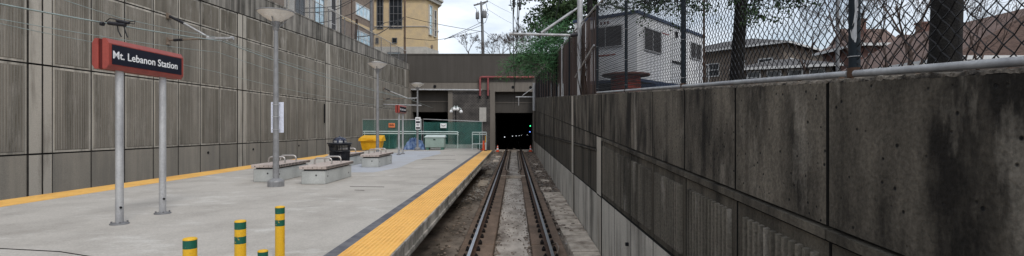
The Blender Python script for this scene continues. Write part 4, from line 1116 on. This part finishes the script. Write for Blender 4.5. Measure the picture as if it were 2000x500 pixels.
for y0 in (29,33,37,41): window(r, C0, u3, n3, v_(y0), v_(y0+2.2), 12, 14.5, 2, 2, 'skyglass', 'wtrim', .09, .08)

# poles on the left street
def pole(name, px, Y, z0, z1, rad, m, label, lean=0, cat='utility pole'):
    x = (px-1004.4)*Y/1000
    mb = MB(); mb.tube([(x,Y,z0),(x+lean,Y,z1)], [rad,rad*.85], 10)
    return tag(mb.build(name, M[m], origin=(x,Y,z0)), label, cat)
pole('utility_pole', 725, 49, 9.2, 24, .15, 'gpole', 'grey street pole in front of the brown brick building')
pole('utility_pole', 790.5, 62, 9.2, 24, .14, 'wood', 'tall wooden utility pole in front of the yellow building')
pole('street_pole', 687, 46, 9.2, 22, .045, 'rail_side', 'thin rusty pole behind the street fence', 0, 'pole')
pole('street_pole', 665.7, 44, 9.2, 20, .06, 'iron', 'thin black pole before the pale building', 0, 'pole')
pole('pole_stump', 693.5, 44, 9.2, EYE+9.35, .12, 'stump', 'leaning dark wooden pole stub holding cables', .15, 'pole stub')
# distant utility pole
r = thing('utility_pole', 'distant utility pole with crossarm and two transformers against the sky', 'utility pole', at(943,107,75))
p = lambda px, py, Y=75: at(px,py,Y)
mb = MB(); mb.tube([p(943.5,112),p(942,50),p(939.5,4)], [.24,.2,.15], 8); mb.build('pole', M['wood'] if 0 else M['gpole'], r)
mb = MB(); mb.tube([p(925.5,10.5),p(953,2.5)], .12, 6); mb.tube([p(940,11),p(949,4.5)], .06, 6); mb.build('crossarm', M['gpole'], r)
for px, py, wd in ((932.5,30.5,.27),(946,28,.35)):
    q = p(px,py,74.6); mb = MB(); mb.lathe([(0,-.52),(wd*.9,-.5),(wd,-.45),(wd,.4),(wd*.8,.48),(0,.5)], q, 12); mb.tube([q+V((-.1,0,.45)),q+V((-.12,0,.75))], .05, 5); mb.tube([q+V((.12,0,.45)),q+V((.14,0,.72))], .05, 5); mb.build('transformer', M['gpole'], r)
mb = MB()
for pts in (((931,36),(934,43),(940,45)),((950,24),(954,28),(948,44),(943,46)),((927,14),(931,18),(932,24)),((949,6),(953,22),(948,24))): mb.tube([p(a,b,74.8) for a,b in pts], .035, 5)
for px, py in ((926,8.5),(933,6),(952,0.5),(939.5,2)): mb.tube([p(px,py),p(px,py+3)], .07, 6)
mb.build('jumper_cable', M['wire'], r)
G3 = 'street cables on the left and behind the portal'
for k, (pts, rad, lab) in enumerate((
  ([at(943,42,75),at(870,76,68)], .035, 'cable slanting down left from the distant utility pole'),
  ([at(943,48,75),at(868,77,66)], .035, 'second cable just under the slanting one from the utility pole'),
  ([at(943,62,75),at(855,47,70),at(790,32,62)], .035, 'cable between the wooden pole and the distant utility pole'),
  ([at(943,60,75),at(900,70,70),at(845,79,64),at(788,74,60)], .03, 'low slack cable passing the yellow building'),
  ([at(945,60,75),at(966,76,82)], .03, 'short cable dropping to the right behind the bare trees'),
  ([at(950,0,75),at(1000,26,95)], .02, 'faint thin wire across the sky right of the crossarm'),
  ([at(951,17,75),at(1000,46,95)], .02, 'lower faint thin wire across the sky right of the transformers'),
  ([at(790,37,62),at(752,44,56),at(728,58,49)], .035, 'dark cable from the wooden pole to the grey street pole'),
  ([at(790,33,62),at(740,66,54),at(697,72,44)], .045, 'thick dark cable sagging to the leaning pole stub'),
  ([at(728,0,49),at(690,26,46),at(640,42,42),at(580,50,38)], .03, 'long dark cable crossing in front of the pale building'),
  ([at(700,-8,49),at(660,12,44),at(596,16,38)], .03, 'upper dark cable crossing in front of the pale building'),
  ([at(700,-4,49),at(650,22,44),at(592,24,38)], .03, 'double cable just below the upper one before the pale building'),
  )): wire('street_cable', pts, rad, lab, G3, 'wire', 'cable')

# ------------------------------------------------------------------ trailer
o = V((4.8,20.0,0)); e = V((9.45,25.5,0)); ur = (e-o).normalized(); nr = V((ur.y,-ur.x,0)); ul = -V((-nr.x,-nr.y,0)); 
back = -nr                                  # away from the long front face
L = (e-o).length; Wd = 2.9; zb, zt = 4.35, 6.88
r = thing('office_trailer', 'white site office trailer with dark windows behind the chain link fence', 'trailer', (6.2,22,4.3), math.atan2(ur.y, ur.x))
q = lambda a, b: (o.x+ur.x*a+back.x*b, o.y+ur.y*a+back.y*b)
mb = MB(); mb.prism_z([q(0,0),q(L,0),q(L,Wd),q(0,Wd)], zb, zt); mb.build('wall', M['siding'], r)
mb = MB(); mb.prism_z([q(-.06,-.06),q(L+.06,-.06),q(L+.06,Wd+.06),q(-.06,Wd+.06)], zt, zt+.12); mb.build('roof', M['trim'], r)
mb = MB(); mb.prism_z([q(-.04,-.04),q(L+.04,-.04),q(L+.04,Wd+.04),q(-.04,Wd+.04)], zb-.12, zb); mb.build('base_frame', M['trim'], r)
for a in (.3, 2.4, 4.6, 6.8):
    mb = MB(); mb.prism_z([q(a,.1),q(a+.3,.1),q(a+.3,Wd-.1),q(a,Wd-.1)], zb-.95, zb-.12); mb.build('support', M['iron'], r)
of = V((o.x,o.y,0)); ofl = V((o.x,o.y,0)); 
window(r, of, ur, nr, .55, 2.15, 5.50, 6.45, 2, 1, 'mesh_w', 'alu', .05, .05)
window(r, of, ur, nr, 5.35, 6.75, 5.68, 6.48, 2, 1, 'mesh_w', 'alu', .05, .05)
window(r, of, back, -ur, .6, 2.2, 5.66, 6.55, 2, 1, 'mesh_w', 'alu', .05, .05)
def fb(mb, oo, u, n, a0,a1,z0,z1,d0,d1):
    P = []
    for z in (z0,z1):
        for a, dd in ((a0,d0),(a1,d0),(a1,d1),(a0,d1)):
            v = oo+u*a+n*dd; P.append((v.x,v.y,z))
    mb.hexa(P)
mb = MB(); fb(mb, of, ur, nr, 3.2,4.3,4.38,6.4,.002,.03); dr = mb.build('door', M['trailer'], r)
mb = MB(); fb(mb, of, ur, nr, 3.22,4.25,5.28,5.36,.03,.09); mb.build('push_bar', M['iron'], dr)
mb = MB(); mb.build('seam_strip', M['iron'], r) if 0 else None; fb(mb, of, ur, nr, 3.65,3.8,6.42,6.68,.002,.09); mb.build('wall_light', M['iron'], r)
mb = MB(); fb(mb, of, ur, nr, 2.2,3.0,6.42,6.46,.002,.012); mb.build('red_stripe', M['red'], r); mb = MB(); fb(mb, of, back, -ur, .95,1.9,5.34,5.39,.002,.012); mb.build('red_stripe', M['red'], r)
mb = MB()
for k in range(3): fb(mb, of, back, -ur, 1.25+k*.16,1.31+k*.16,6.64,6.74,.002,.04)
mb.build('marker_light', M['redd'], r)
# steps landing rail beside door
r = thing('trailer_steps', 'silver handrail and steps at the trailer door', 'steps', (8.0,21.5,4))
mb = MB()
for a in (4.2,5.3):
    v = of+ur*a+nr*.9; mb.tube([(v.x,v.y,3.6),(v.x,v.y,5.25)], .03, 6)
v0, v1 = of+ur*4.2+nr*.9, of+ur*5.3+nr*.9; mb.tube([(v0.x,v0.y,5.25),(v1.x,v1.y,5.25)], .03, 6); v2 = of+ur*3.5+nr*.9
mb.tube([(v0.x,v0.y,5.25),(v2.x,v2.y,4.6)], .03, 6); mb.build('rail_tube', M['alu'], r)
mb = MB(); fb(mb, of, ur, nr, 2.9,5.3,4.15,4.25,.05,.95); fb(mb, of, ur, nr, 2.5,2.85,3.95,4.03,.05,.95); mb.build('landing', M['trim'], r)
# blue awning board beneath trailer
mb = MB(); fb(mb, of, ur, nr, .1,3.0,3.98,4.10,.12,.75); mb2 = mb
tag(mb.build('stacked_boards', M['trim'], origin=(6,20.5,4)), 'dark blue covered boards stacked under the trailer front edge', 'boards')
# cable reel
r = thing('cable_reel', 'rusty red wooden cable reel lying on its side in front of the trailer', 'cable reel', (3.15,14,3.3))
c = (3.05,14.0,HR(3.05,14)-.02)
mb = MB(); mb.lathe([(.40,.05),(.40,.56)], c, 24); mb.build('drum', M['spool'], r)
for z0 in (0,.56):
    mb = MB(); mb.lathe([(.62,z0),(.645,z0+.01),(.645,z0+.055),(.62,z0+.065),(0,z0+.065)], c, 32); mb.build('flange', M['spool_t'], r)
mb = MB()
for k in range(5): mb.tube([(c[0]+.41*math.cos(t*.4),c[1]+.41*math.sin(t*.4),c[2]+.12+k*.09) for t in range(17)], .012, 5)
mb.build('drum_hoop', M['spool_t'], r)

# ------------------------------------------------------------------ houses on the right
def house(name, label, x0, x1, y0, y1, z0, z1, zr, wall, roof, kind='hip', over=.4, cat='house', wins=(), chim=(), rot=0, wl='wtrim'):
    c = V(((x0+x1)/2,(y0+y1)/2,0)); root = thing(name, label, cat, (c.x,c.y,z0), rot)
    Wm = WORLD[root.name]; T = Wm @ Matrix.Translation((-c.x,-c.y,-z0))
    def bld(mb, nm, m, par=root):
        mb.v = [tuple(T @ V(v)) for v in mb.v]; return mb.build(nm, m, par)
    mb = MB(); mb.box(x0,x1,y0,y1,z0,z1); bld(mb,'wall',M[wall])
    a0,a1,b0,b1 = x0-over,x1+over,y0-over,y1+over; mb = MB(); my = (b0+b1)/2; mxx = (a0+a1)/2
    if kind == 'hip':
        hd = min((b1-b0),(a1-a0))/2*.9
        if (a1-a0) >= (b1-b0): rp = [(a0+hd,my,zr),(a1-hd,my,zr)]
        else: rp = [(mxx,b0+hd,zr),(mxx,b1-hd,zr)]
        vs = [(a0,b0,z1),(a1,b0,z1),(a1,b1,z1),(a0,b1,z1)]+rp
        fs = [(0,1,5,4),(1,2,5),(2,3,4,5),(3,0,4),(3,2,1,0)] if (a1-a0) >= (b1-b0) else [(0,1,4),(1,2,5,4),(2,3,5),(3,0,4,5),(3,2,1,0)]
    elif kind == 'gx':      # ridge along x
        vs = [(a0,b0,z1),(a1,b0,z1),(a1,b1,z1),(a0,b1,z1),(a0,my,zr),(a1,my,zr)]; fs = [(0,1,5,4),(2,3,4,5),(0,4,3),(1,2,5),(3,2,1,0)]
    else:
        vs = [(a0,b0,z1),(a1,b0,z1),(a1,b1,z1),(a0,b1,z1),(mxx,b0,zr),(mxx,b1,zr)]; fs = [(0,4,5,3),(1,2,5,4),(0,1,4),(3,5,2),(3,2,1,0)]
    mb.add(vs, fs); rf = bld(mb,'roof',M[roof])
    mb = MB(); mb.box(a0-.02,a1+.02,b0-.05,b0,z1-.16,z1+.02); mb.box(a0-.05,a0,b0-.02,b1+.02,z1-.16,z1+.02); bld(mb,'gutter',M[wl])
    for cx, cy, w_, zt_ in chim:
        mb = MB(); mb.box(cx-w_,cx+w_,cy-w_,cy+w_,z1,zt_); mb.box(cx-w_-.06,cx+w_+.06,cy-w_-.06,cy+w_+.06,zt_,zt_+.14); bld(mb,'chimney',M['redb'],rf)
    Rm = Matrix.Rotation(rot,4,'Z')
    for face, a, b, c0, c1 in wins:
        if face == 'f': window(root, T @ V((0,y0,0)), Rm @ V((1,0,0)), Rm @ V((0,-1,0)), a, b, c0, c1, 2 if b-a > 1.2 else 1, 2, 'glass', wl, .09, .06)
        else: window(root, T @ V((x0,0,0)), Rm @ V((0,1,0)), Rm @ V((-1,0,0)), a, b, c0, c1, 2 if b-a > 1.2 else 1, 2, 'glass', wl, .09, .06)
    return root
# long building with hip roof, seen corner on
house('long_building','long tan brick building with low dark hipped roof behind the trunk', 17.6,29.8,47.3,61.3, 5,EYE+7.55,EYE+9.3,'tanb','roof','hip',.6,'building',
      [('f',18.6+2.3*k,19.8+2.3*k,7.4,8.7) for k in range(5)]+[('s',48.2+2.5*k,49.5+2.5*k,7.4,8.7) for k in range(5)], rot=R(41))
house('porch_house','low tan house with long white eave in front of the long building', 16.4,22.0,34,39, 4.3,EYE+4.1,EYE+4.9,'tanb','roof','hip',.5,'house',
      [('f',16.9+1.25*k,17.8+1.25*k,5.4,6.3) for k in range(4)], rot=R(-27))
house('dormer_house','white gabled house with brick lower storey beside the grey pole', 26.6,29.6,40,42.6, 5,EYE+6.8,EYE+8.0,'wtrim','roof_b','gx',.3,'house',
      [('f',26.9,27.7,7.9,9.0),('f',28.3,29.1,7.9,9.0),('f',26.9,27.9,5.9,7.0)])
house('brick_house','red brick house with tall chimney behind the peeling fence post', 22.3,25.4,33,37, 4.8,EYE+5.4,EYE+6.5,'redb','roof_b','hip',.45,'house',
      [('f',22.8,23.6,6.2,7.2),('f',24.2,25.0,6.2,7.2)], [(23.0,34.2,.3,EYE+7.1)])
house('siding_house','pale siding house with brown roof half hidden by bare branches', 26.0,29.6,32,36, 4.8,EYE+4.9,EYE+6.2,'ybase','roof_b','gx',.5,'house',
      [('f',26.5,27.4,5.2,6.2),('f',28.2,29.0,5.2,6.2)], [(27.6,34.6,.28,EYE+7.0)])
house('brown_roof_house','large brown gabled house at the far right behind the fence', 19.0,26.6,22.2,30, 4.2,EYE+3.1,EYE+5.35,'redb','roof_b','gy',.18,'house',
      [('f',20.2,21.3,4.2,5.2),('f',23.4,25.0,4.2,5.2),('f',22.2,23.2,5.7,6.7)])
pole('utility_pole', 1636, 25, 4, 16, .085, 'gpole', 'pale slim utility pole seen through the fence near the peeling post')
pole('street_pole', 1375, 19.5, 3.8, 9, .045, 'rail_side', 'rusty thin pole standing at the right end of the trailer', 0, 'pole')
# low white picket fence behind the wall at right
r = thing('picket_fence','low pale picket fence showing just under the silver rail','fence',(9,12,3.6))
for k in range(14):
    mb = MB(); x = 8.2+k*.19; zz = HR(x,11.5); mb.box(x,x+.09,11.5,11.53,zz-.3,zz+.16); mb.build('picket', M['ybase'], r)
mb = MB(); mb.box(8.1,10.9,11.531,11.56,HR(9,11.5)+.02,HR(9,11.5)+.07); mb.build('picket_rail', M['ybase'], r)

# ------------------------------------------------------------------ trees
def grow(mb, p, d, L, rad, depth, tips, rng, spread=.6, up=.1, nseg=3, kids=(2,3), minr=.004, shrink=.68):
    pts = [p.copy()]; rs = [rad]; q = p.copy(); dd = d.copy()
    for i in range(nseg):
        dd = (dd + V((rng.gauss(0,.13),rng.gauss(0,.13),rng.gauss(0,.10)+up*.3))).normalized()
        q = q + dd*(L/nseg); pts.append(q.copy()); rs.append(max(rad*(1-.38*(i+1)/nseg), minr))
    mb.tube(pts, rs, 6 if rad > .03 else 4 if rad > .012 else 3, cap=False)
    if depth == 0: tips.append((q, dd)); return
    for k in range(rng.randint(*kids)):
        ax = V((rng.gauss(0,1),rng.gauss(0,1),rng.gauss(0,.7))).normalized()
        nd = (dd + ax*spread*rng.uniform(.6,1.3) + V((0,0,up))).normalized()
        j = rng.choice([-1,-1,-2]); grow(mb, pts[j], nd, L*shrink*rng.uniform(.8,1.15), rs[j]*.66, depth-1, tips, rng, spread, up, nseg, kids, minr, shrink)
    tips.append((q, dd))
def bare_tree(base, h, rad, depth, label, seed, cat='bare tree', lean=(0,0), group='bare winter trees', kids=(2,3), spread=.6, minr=.01, th=.32):
    rng = random.Random(seed); r = thing('bare_tree', label, cat, base, 0, group)
    mb = MB(); tips = []; b = V(base)
    top = b+V((lean[0],lean[1],h*th)); mb.tube([b, (b+top)/2+V((.05,0,0)), top], [rad*1.25,rad,rad*.85], 8); mb.build('trunk', M['bark2'], r)
    mb = MB()
    for k in range(4):
        a = k*1.57+rng.random(); grow(mb, top-V((0,0,.05*h*k*.5)), V((math.cos(a)*.55,math.sin(a)*.55,.9)).normalized(), h*.27, rad*.6, depth, tips, rng, spread, .12, 3, kids, minr)
    mb.build('crown', M['bark2'], r); return r
bare_tree(at(915,113,72), 4.3, .07, 5, 'small bare tree against the sky left of the distant utility pole', 2, minr=.014, kids=(2,3), th=.2)
for px, Y, hh, sd, lab in ((962,74,4.6,5,'bare bushy tree just right of the distant utility pole'),(980,70,5.0,25,'dense bare tree between the distant pole and the overhead wires'),
    (998,68,5.4,6,'bare tree behind the overhead wires above the tunnel'),(1014,71,5.2,9,'bare tree right of the overhead wires above the tunnel'),(1032,66,5.8,8,'bare tree partly behind the drooping pine bough')):
    bare_tree(at(px,118,Y), hh, .09, 6, lab, sd, kids=(2,3), minr=.012, spread=.85, th=.14)
bare_tree((8.6,12.6,HR(8.6,12.6)-.5), 4.4, .055, 6, 'bare multi-stemmed tree between the peeling post and the dark trunk', 12, kids=(2,3), minr=.0035, th=.12, spread=.55)
bare_tree((13.5,17.5,HR(13.5,17)), 6.5, .07, 6, 'bare tree in front of the brown roofed house at far right', 14, kids=(2,3), minr=.005, th=.15)
bare_tree((11.5,17.5,HR(11.5,17)), 6.0, .06, 6, 'bare tree directly behind the thick dark trunk', 19, kids=(2,3), minr=.005, th=.15)
bare_tree((17,30,HR(17,30)), 6.5, .07, 5, 'bare tree between the long building and the grey pole', 15, kids=(2,3), minr=.007, th=.15)
for (x, y, h_, sd, lab) in ((7.7,10.4,3.6,51,'thin bare sapling right of the peeling fence post'),(9.9,10.9,4.0,52,'bare bushy tree right of the thick dark trunk'),(10.6,12.2,4.2,53,'bare bushy tree close to the right picture edge')):
    bare_tree((x,y,HR(x,y)-.6), h_, .04, 6, lab, sd, kids=(2,3), minr=.003, th=.1, spread=.5)
def leafball(mb, c, R_, n, rng, size, flat=.75, needle=False):
    for _ in range(n):
        a = V((rng.gauss(0,1),rng.gauss(0,1),rng.gauss(0,1)*flat)).normalized()*R_*rng.random()**.45
        p = c+a; s = size*rng.uniform(.6,1.3)
        if needle:
            d = (a.normalized()*.7+V((rng.gauss(0,.5),rng.gauss(0,.5),rng.gauss(0,.35)))).normalized(); w_ = d.cross(V((rng.gauss(0,1),rng.gauss(0,1),rng.gauss(0,1)))).normalized()
            mb.add([p-w_*s*.09, p+w_*s*.09, p+d*s*1.7], [(0,1,2)])
        else:
            u = V((rng.gauss(0,1),rng.gauss(0,1),rng.gauss(0,1))).normalized(); w_ = u.cross(V((rng.gauss(0,1),rng.gauss(0,1),rng.gauss(0,1)))).normalized()
            mb.add([p-u*s*.5, p+w_*s*.35, p+u*s*.5, p-w_*s*.35], [(0,1,2,3)])
def leafy(name, label, base, pts, rad, boughs, leafm, seed, size, nper, needle=False, br=.5, depth=2, cat='tree', group=None):
    """trunk polyline pts; boughs: (start, end, thickness)"""
    rng = random.Random(seed); r = thing(name, label, cat, base, 0, group)
    mb = MB(); mb.tube(pts, rad, 12); mb.build('trunk', M['bark'], r)
    bm, lm = MB(), MB()
    for s, e, th in boughs:
        s, e = V(s), V(e); L = (e-s).length; n = 7; P = []
        for i in range(n+1):
            t = i/n; q = s.lerp(e, t)+V((rng.gauss(0,.02),rng.gauss(0,.02),.10*L*math.sin(math.pi*t)+rng.gauss(0,.02)))*1.0; P.append(q)
        bm.tube(P, [max(th*(1-.85*i/n),.006) for i in range(n+1)], 6, cap=False)
        tips = []
        for i in range(2, n+1):
            for k in range(3):
                d = ((P[i]-P[i-1]).normalized()+V((rng.gauss(0,.7),rng.gauss(0,.7),rng.gauss(0,.3)))).normalized()
                grow(bm, P[i], d, br*rng.uniform(.6,1.2), th*.28, depth-1, tips, rng, .5, -.02, 2, (2,2), .004)
        for q, d in tips: leafball(lm, q, br*.38, nper, rng, size, .6, needle)
    bm.build('branch', M['bark'], r); lm.build('foliage', M[leafm], r)
    return r
P3 = lambda px, py, Y: tuple(at(px,py,Y))
# trunk tree right of the trailer
b = (6.35,14.5,HR(6.35,14.5)-.1)
leafy('evergreen_tree','dark trunk standing right of the trailer with leafy boughs at the top', b,
      [b,(6.3,14.5,b[2]+.5),(6.38,14.5,b[2]+1.7),(6.55,14.5,b[2]+4.5),(6.6,14.5,b[2]+7)], [.26,.19,.17,.16,.11],
      [(P3(1452,3,14.5),P3(1235,16,14.2),.06),(P3(1455,-20,14.5),P3(1300,-8,15),.06),(P3(1455,-15,14.5),P3(1520,-8,14.2),.05),(P3(1455,-60,14.5),P3(1350,-10,13),.05),(P3(1455,-60,14.5),P3(1475,12,13.5),.04),
       (P3(1455,-90,14.5),P3(1300,-60,16),.06),(P3(1455,-90,14.5),P3(1600,-60,15),.06)],
      'leaves', 21, .085, 12, False, .55, 2, 'tree', 'evergreen trees behind the right fence')
b = (5.45,6.5,HR(5.45,6.5)-.1)
r = thing('tree_trunk','thick dark tree trunk close behind the fence at right','tree', b)
mb = MB(); mb.tube([b,(5.47,6.5,b[2]+.4),(5.5,6.5,b[2]+1.2),(5.52,6.5,b[2]+3),(5.6,6.5,b[2]+7)], [.19,.17,.165,.16,.14], 14); mb.build('trunk', M['bark'], r)
# pine behind the slatted fence with bough over the track
b = (3.9,25.5,HR(3.9,25.5)-.1)
B_ = [(P3(1150,60,25.5),P3(1022,118,25.0),.07),(P3(1150,50,25.5),P3(1035,98,25.6),.06),(P3(1150,40,25.5),P3(1062,84,24.6),.05),(P3(1150,80,25.5),P3(1048,126,25.6),.05),(P3(1150,70,25.5),P3(1085,108,24.2),.05),
      (P3(1152,85,25.5),P3(1100,112,24.8),.05)]
leafy('pine_tree','green pine with a long drooping bough over the near track', b,
      [b,(3.85,25.5,b[2]+2),(3.75,25.5,b[2]+5),(3.7,25.5,b[2]+9)], [.20,.17,.14,.08], B_,
      'needles', 31, .16, 24, True, .85, 2, 'tree', 'evergreen trees behind the right fence')
b = (4.6,29,HR(4.6,29)-.1)
B_ = []; rr_ = random.Random(77)
for k in range(14):
    yy = rr_.uniform(-30,55); px = rr_.uniform(1056,1128); B_.append((P3(1160,yy+10,29),P3(px,yy,29+rr_.uniform(-2,2)),.05))
for k in range(11):
    B_.append((P3(1160,rr_.uniform(-50,0),29),P3(rr_.uniform(1180,1300),rr_.uniform(-50,-2),29+rr_.uniform(-1,3)),.05))
leafy('evergreen_tree','dark leafy tree rising behind the brown slat fence and the trailer', b,
      [b,(4.6,29,b[2]+3),(4.5,29,b[2]+7),(4.5,29,b[2]+11)], [.24,.2,.16,.1], B_,
      'leaves', 41, .17, 9, False, .95, 2, 'tree', 'evergreen trees behind the right fence')
# bare vine stems on the slat fence
r = thing('climbing_vine','tangle of bare brown vine stems beside the silver catenary pole','vine',(1.9,14.4,zf(14.4)))
mb = MB(); rg3 = random.Random(8); tips = []
for k in range(9):
    y = rg3.uniform(13.2,15.0); grow(mb, V((1.94,y,zf(y)-.1)), V((-.05,rg3.gauss(0,.2),1)).normalized(), .75, .016, 3, tips, rg3, .4, .35, 3, (2,2), .004)
mb.build('stems', M['stump'], r)
